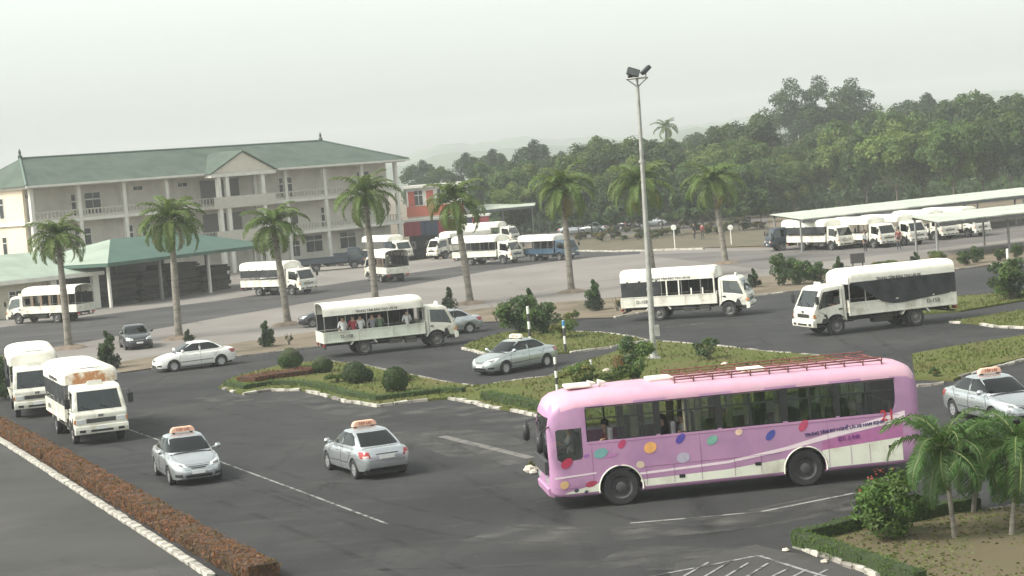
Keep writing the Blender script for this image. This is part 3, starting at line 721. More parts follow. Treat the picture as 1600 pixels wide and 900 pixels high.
hedge([(83, 719), (160, 765), (240, 812), (320, 860), (412, 908)], .78, .42, 'long clipped red brown hedge beside the whitewashed kerb', leafH, twig_br, .05, 190, seed=4)
hedge([(-60, 640), (0, 672), (79, 717)], .76, .40, 'short red brown hedge length beyond the gap, beside front lorry', leafH, twig_br, .05, 170, seed=5)
hedge([(1246, 856), (1300, 872), (1380, 900), (1440, 922)], .3, .32, 'clipped green border hedge along the crumbling kerb', leafG, twig_gr, .03, 420, .08, seed=6)
hedge([(1246, 856), (1300, 843), (1345, 831), (1420, 822), (1490, 807), (1530, 802)], .3, .32, 'clipped green border hedge on the road side of the bed', leafG, twig_gr, .03, 420, .08, seed=7)
hedge([(355, 605), (385, 611), (425, 604), (470, 604), (505, 610), (545, 621), (592, 629), (640, 623), (690, 617), (725, 616)], .4, .22, 'low green border hedge along the lawn island kerb', leafG, twig_gr, .04, 200, .08, seed=8)
hedge([(760, 627), (800, 634), (845, 644), (880, 655)], .55, .32, 'low ragged green hedge ahead of the pink bus', leafG, twig_gr, .05, 170, .08, seed=9)
hedge([(385, 600), (420, 594), (470, 588), (492, 583)], 1.5, .26, 'bed of low reddish foliage plants on the lawn island', leaf_mat('leaf_bed_red', (.17, .06, .035), (.10, .045, .022), scale=2, rnd=0), twig_br, .05, 130, .08, seed=10, name='red_plant_bed')

# --- the wood behind
rt = random.Random(17)
TL = {'round': 'round mid-green broadleaf tree in the wood behind the yard', 'light': 'light green spreading tree in the wood behind the planting bed', 'dark': 'dark green dense tree in the wood behind the yard',
      'bushy': 'low bushy tree with foliage down to the ground in the wood', 'blue': 'tree with bluish haze in its leaf colour standing deep in the wood', 'yellow': 'yellowish green tree in the wood above the lorry sheds'}
def wood(px, top, Y, key, row=('', '')):
    p = at_dist(px, 300, Y); topz = at_dist(px, top, Y).z
    hh = {'round': 11.5, 'light': 10.5, 'dark': 12.0, 'bushy': 9.0, 'blue': 13.0, 'yellow': 11.0}[key]
    s = topz / hh * (1.12 if px < 1200 else 1.02)
    tree(key, (p.x, p.y, 0), TL[key].replace(*row), 'trees of the wood behind the yard', s, rt.uniform(0, 6))
front = [(800, 275, 'bushy'), (845, 262, 'light'), (905, 240, 'round'), (955, 236, 'dark'), (1000, 250, 'light'), (1045, 236, 'dark'), (1080, 262, 'bushy'), (1120, 232, 'light'), (1165, 222, 'round'), (1215, 240, 'light'),
         (1262, 226, 'round'), (1310, 212, 'light'), (1355, 205, 'dark'), (1400, 190, 'light'), (1445, 195, 'dark'), (1490, 180, 'round'), (1535, 186, 'yellow'), (1580, 175, 'dark'), (1625, 170, 'round')]
for px, top, k in front: wood(px, top, 262 + rt.uniform(-6, 8) - (12 if px > 1350 else 0), k)
for px, top, k in [(808, 290, 'light'), (852, 282, 'round'), (898, 278, 'bushy'), (945, 272, 'round'), (990, 276, 'light'), (1030, 268, 'round'), (1075, 272, 'bushy'), (1118, 262, 'light'), (1160, 258, 'round'), (1198, 256, 'bushy'), (1240, 250, 'round')]: wood(px, top, 254 + rt.uniform(-3, 3), k, ('in the wood', 'standing forward of the wood'))
mid = [(760, 262, 'dark'), (820, 255, 'blue'), (880, 252, 'dark'), (930, 226, 'dark'), (975, 222, 'round'), (1010, 228, 'dark'), (1060, 226, 'dark'), (1095, 240, 'yellow'), (1140, 205, 'dark'), (1185, 192, 'dark'), (1235, 215, 'round'), (1290, 195, 'dark'),
       (1335, 180, 'round'), (1385, 172, 'dark'), (1420, 165, 'round'), (1470, 168, 'blue'), (1520, 142, 'dark'), (1560, 150, 'round'), (1600, 145, 'dark'), (1640, 150, 'round')]
for px, top, k in mid: wood(px, top, 285 + rt.uniform(-8, 8), k, ('in the wood', 'in the second row of the wood'))
back = [(655, 262, 'blue'), (690, 268, 'dark'), (735, 250, 'blue'), (775, 245, 'blue'), (838, 232, 'blue'), (870, 248, 'blue'), (1105, 212, 'blue'), (1440, 150, 'blue'), (1475, 152, 'blue'), (1500, 160, 'blue'), (1150, 212, 'blue')]
for px, top, k in back: wood(px, top, 345 + rt.uniform(-10, 20), k, ('in the wood behind the yard', 'deep in the wood beyond the red building'))
for px, top, Y, r_ in ((1247, 132, 340, 1.0), (1300, 128, 345, 2.5), (1340, 132, 352, 4.2)):
    p = at_dist(px, 300, Y); s = at_dist(px, top, Y).z / 18.6
    tree('gum', (p.x, p.y, 0), 'tall grey gum tree with open crown rising above the wood', 'tall gum trees', s, r_, 'gum_tree')
for i, (px, py, s) in enumerate([(905, 375, .8), (955, 376, .85), (1002, 372, .85), (1062, 368, .8), (1100, 365, .9), (1155, 362, .85), (1190, 358, .8), (700, 384, .7), (812, 372, .8), (925, 366, 1.05), (978, 364, 1.1), (1035, 360, 1.15), (1080, 356, 1.05), (1128, 354, 1.15), (1172, 350, 1.1), (885, 370, 1.1)]):
    p = G(px, py); tree('shade', (p.x, p.y, .05), 'slender young shade tree planted in the brown bed', 'young trees of the planting bed', s, i * 1.1, 'young_tree')
rs_ = random.Random(9)
SH['scrub'] = shrub_kind(58, .8, 1.1, [leafE, leaf_mat('leaf_dry_brown', (.12, .085, .045), (.075, .06, .03), scale=1.5), leafC], 'round', 700, .12, 10)
for i in range(30):
    px = 905 + i * 9.8 + rs_.uniform(-5, 5); py = 384 - (px - 890) * .07 - rs_.uniform(0, 16)
    shrub('scrub', (px, py), 'dry brownish scrub bush in the planting bed under the trees', rs_.uniform(.6, 1.25), rs_.uniform(.7, 1.2), 'scrub bushes of the planting bed', name='scrub_bush')
ub = MB(); rr = random.Random(77); 
for i in range(26000):
    px = rr.uniform(640, 1660); Y = rr.choice((rr.uniform(258, 300), rr.uniform(300, 312))); p = at_dist(px, 300, Y); z = rr.uniform(0, 4.4 if Y > 290 else 2.4)
    if 640 < px < 760 and Y < 290: continue
    q = Vector((p.x, p.y, z)); d = Vector((rr.gauss(0, .5), -1, .5)).normalized(); surf_leaves(ub, q, d, rr, .42)
tag(obj('undergrowth', ub.mesh('undergrowth', leafC)), 'dark undergrowth between the trunks of the wood', 'undergrowth', kind='stuff')

# --- far hills
hill_m = mat('hill_wood', (.06, .08, .045), rough=1, var=.35, scale=.02, detail=8)
def hill(Y, prof, depth, seed):
    rr = random.Random(seed); rows = []
    xs = np.linspace(prof[0][0], prof[-1][0], 160)
    for k, f in enumerate((0, .25, .55, .85, 1.0, .8)):
        row = []
        for px in xs:
            top = lerp_tab(prof, px) + 2.2 * math.sin(px * .05 + seed) + 1.2 * math.sin(px * .19) + rr.uniform(-.8, .8); p = at_dist(px, top, Y + depth * .8)
            yy = Y + depth * k / 5; row.append((p.x * yy / (Y + depth*.8), yy, max(0, p.z) * f + rr.uniform(-1, 1) * (1 if 0 < k else 0) - 1))
        rows.append(row)
    b = MB(); b.rings(rows, cap=False, close=False); struct('hills', b.mesh('hills', hill_m, 80))
hill(1250, [(-400, 330), (300, 295), (560, 262), (640, 252), (720, 236), (820, 228), (900, 222), (1000, 219), (1080, 200), (1130, 191), (1200, 186), (1300, 190), (1500, 165), (1800, 150), (2200, 150)], 350, 1)
hill(1750, [(-400, 325), (400, 285), (600, 248), (700, 225), (800, 214), (900, 214), (1000, 212), (1100, 190), (1200, 178), (1400, 160), (1600, 138), (1900, 130), (2300, 160)], 400, 2)
# ------------------------------------------------------------------ vehicle materials
white_p = mat('truck_white', (.66, .64, .56), rough=.42, var=.12, scale=1.6, col2=(.50, .47, .39), patch=(.34, .55), coat=.1, rnd=.05)
white_c = mat('canopy_white', (.76, .735, .655), rough=.7, var=.1, scale=1.1, col2=(.62, .58, .49), patch=(.32, .6))
rust_c = mat('canopy_rust', (.66, .60, .50), rough=.75, scale=1.3, col2=(.36, .17, .07), patch=(.42, .58))
black_p = mat('black_trim', (.018, .018, .019), rough=.5, var=.2)
rubber = mat('tyre_rubber', (.022, .022, .023), rough=.85, var=.3, scale=8)
chassis_m = mat('chassis', (.035, .032, .03), rough=.8, var=.4, scale=5, col2=(.07, .055, .042))
steel = mat('rim_steel', (.16, .155, .15), rough=.55, metal=.3, var=.3, scale=8)
alloy = mat('rim_alloy', (.55, .55, .56), rough=.35, metal=.7, var=.1)
chrome = mat('chrome', (.7, .7, .7), rough=.18, metal=1.0, var=.05)
lamp_w = mat('headlamp', (.62, .63, .62), rough=.12, var=.15, scale=12, coat=.6)
lamp_r = mat('tail_lamp', (.33, .03, .03), rough=.2, var=.2, coat=.5)
lamp_o = mat('indicator', (.55, .2, .03), rough=.25, coat=.5)
tarp_d = mat('tarpaulin_grey', (.036, .038, .041), rough=.8, var=.4, scale=2.0, spec=.2)
inside = mat('interior_dark', (.045, .044, .046), rough=.8, var=.2)
seat_m = mat('seat_grey', (.13, .125, .13), rough=.8, var=.2)
plate_m = mat('number_plate', (.70, .70, .68), rough=.4, var=.05)
letters = mat('lettering_dark', (.06, .055, .06), rough=.6, var=.1)
glass_t = glass_mat('glass_truck', (.40, .46, .48), .2)
glass_c = glass_mat('glass_car', (.10, .12, .125), .12)
glass_b = glass_mat('glass_bus', (.80, .83, .80), .4)
blue_p = mat('truck_blue', (.03, .066, .105), rough=.5, var=.25, scale=2, coat=.1)
grey_bl = mat('truck_slate', (.03, .04, .055), rough=.55, var=.25, scale=2)
mint_p = mat('panel_mint', (.60, .62, .53), rough=.5, var=.12, scale=1.2, col2=(.48, .48, .40))

weather(white_p, [((2.2, 2.2, .25), 0, (.36, .29, .20), .58, .74, .6), ((.8, .8, .8), 0, (.50, .46, .38), .5, .68, .6), ((6, 6, 1.2), 0, (.22, .17, .12), .64, .76, .5)])
weather(mint_p, [((2.2, 2.2, .25), 0, (.36, .31, .22), .56, .74, .6), ((5, 5, 1), 0, (.26, .22, .17), .64, .76, .5)])
weather(white_c, [((.5, 1.8, 1.8), 0, (.52, .46, .36), .54, .74, .6), ((3, 3, 3), 0, (.45, .38, .28), .64, .76, .5)])
MC = {}
def cached(key, fn):
    if key not in MC: MC[key] = fn()
    return MC[key]

def wheel_parts(parent, x, y, r, w, rimm, out=1, kind='truck', dual=False):
    """a wheel part with tyre and rim as sub-parts; out = +1 when its outside faces +y"""
    def tyre():
        b = MB(); k = w / 2
        b.lathe([(r*.62, -k*.9), (r*.9, -k), (r*.98, -k*.8), (r, -k*.5), (r, k*.5), (r*.98, k*.8), (r*.9, k), (r*.62, k*.9), (r*.60, 0), (r*.62, -k*.9)], 'y', 24, cap=False); return b.mesh('tyre', rubber, 35)
    def rim():
        b = MB(); k = w / 2
        if kind == 'truck':
            b.lathe([(r*.63, k*.85), (r*.58, k*.7), (r*.5, k*.15), (r*.3, k*.1), (r*.28, k*.9), (r*.2, k*1.0), (.01, k*1.0)], 'y', 20, cap=False)
            for i in range(6):
                a = i*pi/3; b.lathe([(.022, k*.1), (.022, k*.3), (.01, k*.3)], 'y', 6, (cos(a)*r*.42, 0, sin(a)*r*.42))
        else:
            b.lathe([(r*.66, k*.88), (r*.60, k*.8), (r*.58, k*.2), (.01, k*.2)], 'y', 24, cap=False)
            for i in range(7):
                a = 2*pi*i/7; c, s = cos(a), sin(a); n = Vector((-s, 0, c))*.028*r/.3; p0 = Vector((c*r*.1, k*.75, s*r*.1)); p1 = Vector((c*r*.6, k*.82, s*r*.6)); d = Vector((0, -.03, 0))
                b.add([p0-n, p0+n, p1+n*1.4, p1-n*1.4, p0-n+d, p0+n+d, p1+n*1.4+d, p1-n*1.4+d], [(0,1,2,3),(4,5,6,7),(0,1,5,4),(2,3,7,6),(0,3,7,4),(1,2,6,5)])
            b.lathe([(r*.16, k*.5), (r*.16, k*.85), (.01, k*.9)], 'y', 12)
        return b.mesh('rim', rimm, 40)
    tm = cached(('tyre', r, w), tyre); rm = cached(('rim', r, w, kind, rimm.name), rim)
    wh = obj('wheel', tm, parent, (x, y, r), (0, 0, 0 if out > 0 else pi))
    obj('rim', rm, wh)
    if dual: obj('inner_tyre', tm, wh, (0, -w - .05, 0))
    return wh

# ------------------------------------------------------------------ people
skin_m = mat('skin', (.42, .26, .18), rough=.6, var=.08)
hair_m = mat('hair_black', (.012, .011, .011), rough=.6, var=.2)
trouser = mat('trousers_dark', (.04, .042, .05), rough=.85, var=.2)
SHIRT = {'white': (.65, .65, .64), 'red': (.34, .04, .06), 'blue': (.10, .16, .30), 'grey': (.25, .25, .26), 'black': (.03, .03, .035), 'maroon': (.20, .05, .05), 'green': (.10, .16, .10)}
def person_mesh(pose):
    sit = pose != 'stand'
    J = {'pel': (0, 0, .98), 'wst': (0, 0, 1.12), 'che': (.0, 0, 1.32), 'nek': (0.01, 0, 1.50), 'hd0': (.03, 0, 1.58), 'hd1': (.04, 0, 1.68), 'hd2': (.03, 0, 1.76),
         'shl': (0, .17, 1.42), 'ell': (-.02, .23, 1.15), 'wrl': (.08, .23, .92), 'hal': (.11, .22, .83), 'shr': (0, -.17, 1.42), 'elr': (-.02, -.23, 1.15), 'wrr': (.08, -.23, .92), 'har': (.11, -.22, .83),
         'hpl': (0, .1, .94), 'knl': (.02, .11, .52), 'anl': (-.01, .12, .09), 'tol': (.14, .13, .04), 'hpr': (0, -.1, .94), 'knr': (.04, -.11, .52), 'anr': (.06, -.12, .09), 'tor': (.21, -.13, .04)}
    if sit:
        for k in J: J[k] = (J[k][0], J[k][1], J[k][2] - .5)
        J.update({'knl': (.43, .13, .5), 'anl': (.44, .13, .09), 'tol': (.58, .14, .04), 'knr': (.43, -.13, .5), 'anr': (.44, -.13, .09), 'tor': (.58, -.14, .04)})
        if pose == 'drive': J.update({'ell': (.12, .25, .74), 'wrl': (.36, .17, .83), 'hal': (.43, .14, .88), 'elr': (.12, -.25, .74), 'wrr': (.36, -.17, .83), 'har': (.43, -.14, .88)})
        elif pose == 'lean': J.update({'ell': (.05, .34, .82), 'wrl': (.2, .5, .84), 'hal': (.27, .55, .82), 'elr': (.1, -.24, .68), 'wrr': (.32, -.17, .62), 'har': (.4, -.15, .6)})
        else: J.update({'ell': (.08, .24, .66), 'wrl': (.3, .15, .6), 'hal': (.37, .12, .58), 'elr': (.08, -.24, .66), 'wrr': (.3, -.15, .6), 'har': (.37, -.12, .58)})
    rad = {'pel': .135, 'wst': .125, 'che': .15, 'nek': .058, 'hd0': .075, 'hd1': .098, 'hd2': .07, 'sh': .07, 'el': .046, 'wr': .032, 'ha': .038, 'hp': .095, 'kn': .062, 'an': .04, 'to': .038}
    names = list(J); E = [('pel','wst'),('wst','che'),('che','nek'),('nek','hd0'),('hd0','hd1'),('hd1','hd2')]
    for s in 'lr': E += [('che','sh'+s),('sh'+s,'el'+s),('el'+s,'wr'+s),('wr'+s,'ha'+s),('pel','hp'+s),('hp'+s,'kn'+s),('kn'+s,'an'+s),('an'+s,'to'+s)]
    me = bpy.data.meshes.new('p'); me.from_pydata([J[k] for k in names], [(names.index(a), names.index(b)) for a, b in E], [])
    o = bpy.data.objects.new('p', me); C.objects.link(o)
    md = o.modifiers.new('s', 'SKIN'); md.use_smooth_shade = True
    for i, k in enumerate(names):
        r = rad.get(k) or rad[k[:2]]; sv = me.skin_vertices[0].data[i]; sv.radius = (r, r * (.8 if k in ('che', 'wst') else 1)); sv.use_root = (k == 'pel')
    o.modifiers.new('u', 'SUBSURF').levels = 1
    dg = bpy.context.evaluated_depsgraph_get(); out = bpy.data.meshes.new_from_object(o.evaluated_get(dg)); bpy.data.objects.remove(o)
    zone = []
    pts = [(Vector(J[k]), k) for k in names]
    for p in out.polygons:
        k = min(pts, key=lambda q: (q[0] - p.center).length)[1]
        zone.append(0 if k[:2] in ('hd', 'ha', 'wr') or k == 'nek' else (2 if k[:2] in ('hp', 'kn', 'an', 'to') or k == 'pel' else 1))
    return out, zone, Vector(J['hd1'])
_PP = {}
def person(pose, shirt, loc, rz, label, group=None, s=1.0):
    if pose not in _PP: _PP[pose] = person_mesh(pose)
    base, zone, hd = _PP[pose]
    key = ('person', pose, shirt)
    def mk():
        me = base.copy(); me.materials.clear()
        for q in (skin_m, mat('shirt_' + shirt, SHIRT[shirt], rough=.85, var=.12, scale=9), trouser): me.materials.append(q)
        me.polygons.foreach_set('material_index', zone); return me
    o = obj('person', cached(key, mk), None, loc, (0, 0, rz), (s, s, s)); tag(o, label, 'person', group)
    def hair():
        b = MB(); b.lathe([(.112, -.02), (.118, .03), (.105, .085), (.06, .125), (.01, .135)], n=12, c=(0, 0, 0)); return b.mesh('hair', hair_m, 70)
    obj('hair', cached('hair', hair), o, (hd.x - .018, hd.y, hd.z + .01), (0, -.25, 0))
    return o

# ------------------------------------------------------------------ the cab-over lorry
def cab_meshes(paint):
    def solid(off, bev):
        prof = [(3.12, .60), (3.13, 1.18), (3.06, 1.28), (2.66, 2.12), (2.45, 2.21), (1.52, 2.24), (1.45, 2.15), (1.45, .60)]
        cx, cz = 2.3, 1.4; ww = {'lo': 1.0, 'hi': .9}
        P = []
        for x, z in prof:
            d = Vector((cx - x, 0, cz - z)); P.append((x + (off if x < cx else -off), z + (off if z < cz else -off)))
        b = MB(); n = len(P)
        def hw(z): return (1.0 if z < 1.3 else 1.0 - (z - 1.3) * .11) - off
        vs = [(x, hw(z), z) for x, z in P] + [(x, -hw(z), z) for x, z in P]
        b.add(vs, [tuple(range(n)), tuple(range(2*n-1, n-1, -1))] + [(i, n+i, n+(i+1) % n, (i+1) % n) for i in range(n)])
        me = b.mesh('c'); 
        if bev: bevel_mesh(me, bev, 3, 25)
        return me
    outer = solid(0, .075); inner = solid(.05, .06); g1 = solid(.012, .07); g2 = solid(.024, .07)
    arch = MB().lathe([(.56, -1.4), (.56, 1.4)], 'y', 28, (2.0, 0, .40)).mesh()
    side = [(1.72, 1.38), (2.42, 1.30), (2.86, 1.22), (2.80, 1.42), (2.55, 1.98), (1.72, 2.05)]
    cl = MB().prism(side, 'y', .6, 1.4).mesh(); cr = MB().prism(side, 'y', -1.4, -.6).mesh()
    wsp = [(-.84, 1.33), (.84, 1.33), (.77, 2.04), (-.77, 2.04)]
    cw = MB().prism(wsp, 'x', 2.56, 3.6).mesh()
    rearp = [(-.6, 1.45), (.6, 1.45), (.6, 1.95), (-.6, 1.95)]
    crr = MB().prism(rearp, 'x', 1.3, 1.6).mesh()
    shell = boolean(outer, [inner, arch, cl, cr, cw, crr], mats=paint); shade(shell, 32)
    thin = boolean(g1, [g2])
    def pane(c):
        me = boolean(c, [thin.copy()], 'INTERSECT', glass_t); shade(me, 30); return me
    return dict(shell=shell, ws=pane(cw), wl=pane(cl), wr=pane(cr), wb=pane(crr))

def canopy_mesh(kind, mt, x0=-4.10, x1=1.38, zs=2.23, ze=2.46, zt=2.90, hw=1.085):
    """arched cover: skirt + curved roof, rounded at the front"""
    b = MB(); N = 18
    def ring(x, k, drop):
        pts = []
        for i in range(N + 1):
            a = pi * i / N; y = cos(a); z = sin(a)
            yy = math.copysign(abs(y) ** .62, y) * hw * k; zz = ze + (zt - ze - drop) * (z ** .62)
            pts.append((x, yy, zz))
        return [(x, hw*k, zs)] + pts + [(x, -hw*k, zs)]
    st = [(x0, 1.0, .0), (x0 + .15, 1.0, 0), (-2.6, 1.004, .012), (-1.3, 1.0, 0), (0, 1.004, .012), (x1 - .35, 1.0, 0), (x1 - .12, .985, .05), (x1 - .03, .95, .13), (x1, .90, .22)]
    o = [ring(*s) for s in st]
    inn = [[(p[0] - (.03 if i == len(st)-1 else 0), p[1] * .975, p[2] - (.03 if 0 < j < len(r)-1 else 0)) for j, p in enumerate(r)] for i, r in enumerate(o)]
    b.rings(o, cap=False, close=False); b.rings(inn, cap=False, close=False)
    n = len(o[0])
    # front cap (bulged) and edges
    f = o[-1]; cz = zs
    b.m = 1
    b.rings([f, [(p[0] + .03, p[1] * .6, zs + (p[2] - zs) * .62) for p in f], [(p[0] + .035, p[1]*.05, zs + (p[2]-zs)*.05) for p in f]], cap=False, close=False)
    b.m = 0
    for side in (0, n - 1): b.add([r[side] for r in o] + [r[side] for r in inn], [(i, i+1, len(o)+i+1, len(o)+i) for i in range(len(o)-1)])
    b.add(o[0] + inn[0], [(i, i+1, n+i+1, n+i) for i in range(n-1)])
    me = b.mesh('canopy', [mt, rust_c if kind == 'rust' else mt], 50)
    return me

def lorry(loc, rz, label, group, paint=white_p, panel=None, canopy='plain', side_l='open', side_r='open', text=True, driver=None, passengers=0, mirror=True, bed='cover', sign=True, name='covered_lorry', s=1.0):
    """local x forward, y left; front axle x=2.0, rear axle x=-2.0"""
    panel = panel or paint
    t = thing(name, label, 'lorry', loc, rz, group, (s, s, s)); pk = paint.name
    cm = cached(('cab', pk), lambda: cab_meshes(paint))
    cab = obj('cab', cm['shell'], t)
    obj('windscreen', cm['ws'], t)
    for k, sg in (('wl', 1), ('wr', -1)):
        if not (driver and sg > 0): obj('side_window', cm[k], t)
    obj('rear_window', cm['wb'], t)
    def doors():
        b = MB()
        for sg in (1, -1): pass
        return None
    for sg in (1, -1):
        def dmesh(sg=sg):
            b = MB(); y = 1.003 * sg
            # shut lines and handle of the door
            for a, c in (((1.62, .78), (1.62, 2.06)), ((2.55, .98), (2.92, 1.16))): b.tube([(a[0], y - (.0 if a[1] < 1.3 else 0)*sg, a[1]), (c[0], y - (.075*sg if c[1] > 1.9 else 0), c[1])], .009, 4)
            return b.mesh('door_gap', black_p)
        dg = obj('door', cached(('door', sg), dmesh), t)
        def hmesh(sg=sg): b = MB(); b.box(1.68, 1.86, min(.99*sg, 1.03*sg), max(.99*sg, 1.03*sg), 1.14, 1.2); return b.mesh('handle', black_p)
        obj('handle', cached(('dh', sg), hmesh), dg)
        def smesh(sg=sg):
            b = MB(); b.prism([(2.35, .62), (2.75, .62), (2.62, .95), (2.5, 1.0)], 'y', .9*sg, 1.006*sg); b.box(2.62, 3.0, min(.7*sg, 1.0*sg), max(.7*sg, 1.0*sg), .42, .50); return b.mesh('step', black_p)
        obj('step', cached(('step', sg), smesh), t)
        def hl(sg=sg):
            b = MB(); b.box(3.09, 3.155, min(.62*sg, .95*sg), max(.62*sg, .95*sg), .84, 1.03); me = b.mesh('headlight', lamp_w); return bevel_mesh(me, .02, 2)
        obj('headlight', cached(('hl', sg), hl), t)
        def ind(sg=sg):
            b = MB(); b.box(2.98, 3.14, min(.955*sg, 1.012*sg), max(.955*sg, 1.012*sg), .86, 1.02); return b.mesh('indicator', lamp_o)
        obj('indicator', cached(('ind', sg), ind), t)
        def mir(sg=sg):
            b = MB(); b.tube([(2.85, .95*sg, 1.98), (3.0, 1.15*sg, 2.0), (3.02, 1.2*sg, 1.9), (3.02, 1.2*sg, 1.45), (2.95, .98*sg, 1.3)], .014, 6)
            b.box(2.97, 3.06, min(1.1*sg, 1.3*sg), max(1.1*sg, 1.3*sg), 1.48, 1.84); return b.mesh('mirror', black_p)
        if mirror: obj('mirror', cached(('mir', sg), mir), t)
    def grille():
        b = MB(); b.box(3.1, 3.145, -.56, .56, .86, 1.02)
        for i in range(4): b.m = 1; b.box(3.14, 3.155, -.56, .56, .872 + i*.038, .888 + i*.038)
        b.box(3.13, 3.16, -.1, .1, 1.08, 1.17)
        return b.mesh('grille', [black_p, chrome])
    obj('grille', cached('grille', grille), t)
    def bump():
        b = MB(); b.prism([(3.0, .42), (3.2, .45), (3.22, .62), (3.2, .76), (3.0, .78)], 'y', -1.02, 1.02); me = b.mesh('bumper', paint); return bevel_mesh(me, .025, 2)
    bp = obj('bumper', cached(('bump', pk), bump), t)
    def intake(): b = MB(); b.box(3.2, 3.226, -.42, .42, .52, .60); b.box(3.2, 3.226, -.85, -.62, .52, .62); b.box(3.2, 3.226, .62, .85, .52, .62); return b.mesh('intake', black_p)
    obj('intake', cached('intake', intake), bp)
    def npl(): b = MB(); b.box(3.222, 3.232, -.2, .2, .6, .74); return b.mesh('plate', plate_m)
    obj('number_plate', cached('npl', npl), bp)
    def wiper(): b = MB(); b.tube([(3.09, .5, 1.33), (2.98, .05, 1.52)], .012, 5); b.tube([(3.09, -.25, 1.33), (2.98, -.68, 1.52)], .012, 5); return b.mesh('wiper', black_p)
    obj('wiper', cached('wiper', wiper), t)
    def cseat():
        b = MB()
        for y in (.45, -.3): b.box(1.62, 2.15, y-.25, y+.25, .9, 1.12); b.box(1.56, 1.72, y-.25, y+.25, 1.1, 1.72)
        b.box(2.75, 3.0, -.85, .85, .95, 1.28); return bevel_mesh(b.mesh('seat', seat_m), .04, 2)
    obj('seat', cached('cseat', cseat), t)
    def stw():
        b = MB(); pts = [(2.55 + .1*cos(a), .45 + .2*sin(a), 1.36 + .17*cos(a)) for a in [2*pi*i/14 for i in range(15)]]; b.tube(pts, .015, 5); b.tube([(2.55, .45, 1.36), (2.85, .45, 1.1)], .02, 5); return b.mesh('steering_wheel', black_p)
    obj('steering_wheel', cached('stw', stw), t)
    if sign:
        def sg_():
            b = MB(); b.prism([(-.34, 2.20), (.34, 2.20), (.26, 2.40), (-.26, 2.40)], 'x', 2.30, 2.36); b.tube([(2.33, -.25, 2.15), (2.33, -.25, 2.25)], .015, 5); b.tube([(2.33, .25, 2.15), (2.33, .25, 2.25)], .015, 5); return b.mesh('roof_sign', white_c)
        obj('roof_sign', cached('rsign', sg_), t)
    # running gear
    for y, sg in ((.86, 1), (-.86, -1)): wheel_parts(t, 2.0, y, .42, .24, steel, sg)
    for y, sg in ((.94, 1), (-.94, -1)): wheel_parts(t, -2.0, y, .42, .22, steel, sg, dual=True)
    def chas():
        b = MB()
        for y in (.42, -.42): b.box(-4.0, 2.9, y-.05, y+.05, .62, .84)
        for x in (-3.9, -3, -1.2, 0, 1.0): b.box(x-.05, x+.05, -.42, .42, .66, .80)
        b.tube([(2.0, -.85, .42), (2.0, .85, .42)], .06, 8); b.tube([(-2.0, -.9, .42), (-2.0, .9, .42)], .08, 8); b.lathe([(.05, -.18), (.2, -.1), (.2, .1), (.05, .18)], 'x', 12, (-2.0, 0, .42))
        b.tube([(1.0, 0, .6), (-1.9, 0, .45)], .045, 8); b.box(1.5, 2.6, -.4, .4, .45, .8)
        for sg in (1, -1):
            for i in range(5): b.box(-2.6 + i*.05, -1.4 - i*.05, min(.5*sg, .58*sg), max(.5*sg, .58*sg), .5 + i*.02, .515 + i*.02)
        return b.mesh('chassis', chassis_m)
    obj('chassis', cached('chas', chas), t)
    def tank():
        b = MB(); b.box(-.9, .1, .5, .9, .38, .72); return bevel_mesh(b.mesh('fuel_tank', chassis_m), .06, 2)
    obj('fuel_tank', cached('tank', tank), t)
    def batt(): b = MB(); b.box(.3, .9, -.92, -.52, .4, .74); b.box(-.6, .1, -.88, -.55, .45, .7); return bevel_mesh(b.mesh('battery_box', mat('battery_box', (.13, .12, .11), var=.3)), .03, 1)
    obj('battery_box', cached('batt', batt), t)
    for sg in (1, -1):
        def guard(sg=sg):
            b = MB(); y0, y1 = (.72, 1.05) if sg > 0 else (-1.05, -.72)
            for a, c in (((-1.30, .62), (-1.52, .90)), ((-2.70, .62), (-2.48, .90))):
                dx = .035; b.prism([(a[0]-dx, a[1]), (a[0]+dx, a[1]), (c[0]+dx, c[1]), (c[0]-dx, c[1])], 'y', y0, y1)
            return b.mesh('mudguard', white_c)
        obj('mudguard', cached(('guard', sg), guard), t)
        def rail(sg=sg):
            b = MB(); b.tube([(1.25, 1.0*sg, .62), (-1.1, 1.0*sg, .62)], .022, 6); 
            for x in (1.1, 0, -1.0): b.tube([(x, 1.0*sg, .62), (x, .98*sg, .9)], .018, 5)
            return b.mesh('side_guard', chassis_m)
        obj('side_guard', cached(('rail', sg), rail), t)
        def tl(sg=sg): b = MB(); b.box(-4.16, -4.08, min(.7*sg, 1.0*sg), max(.7*sg, 1.0*sg), .62, .76); return b.mesh('tail_light', lamp_r)
        obj('tail_light', cached(('tl', sg), tl), t)
    def rb(): b = MB(); b.box(-4.1, -4.02, -.95, .95, .48, .56); b.box(-4.05, -3.95, -.5, -.42, .5, .84); b.box(-4.05, -3.95, .42, .5, .5, .84); return b.mesh('rear_bumper', chassis_m)
    obj('rear_bumper', cached('rb', rb), t)
    # load bed
    def floor(): b = MB(); b.box(-4.1, 1.38, -1.04, 1.04, .84, .93); return b.mesh('bed_floor', chassis_m)
    obj('bed_floor', cached('bfloor', floor), t)
    for sg in (1, -1):
        def sp(sg=sg):
            b = MB(); y0, y1 = (1.04, 1.09) if sg > 0 else (-1.09, -1.04)
            b.box(-4.1, 1.38, y0, y1, .80, 1.38)
            yo = 1.09*sg
            for z in (.82, 1.355): b.box(-4.1, 1.38, min(yo, yo+.018*sg), max(yo, yo+.018*sg), z, z+.045)
            for x in (-4.09, -2.3, -.45, 1.33): b.box(x, x+.045, min(yo, yo+.016*sg), max(yo, yo+.016*sg), .866, 1.354)
            return b.mesh('side_panel', panel)
        so = obj('side_panel', cached(('sp', panel.name, sg), sp), t)
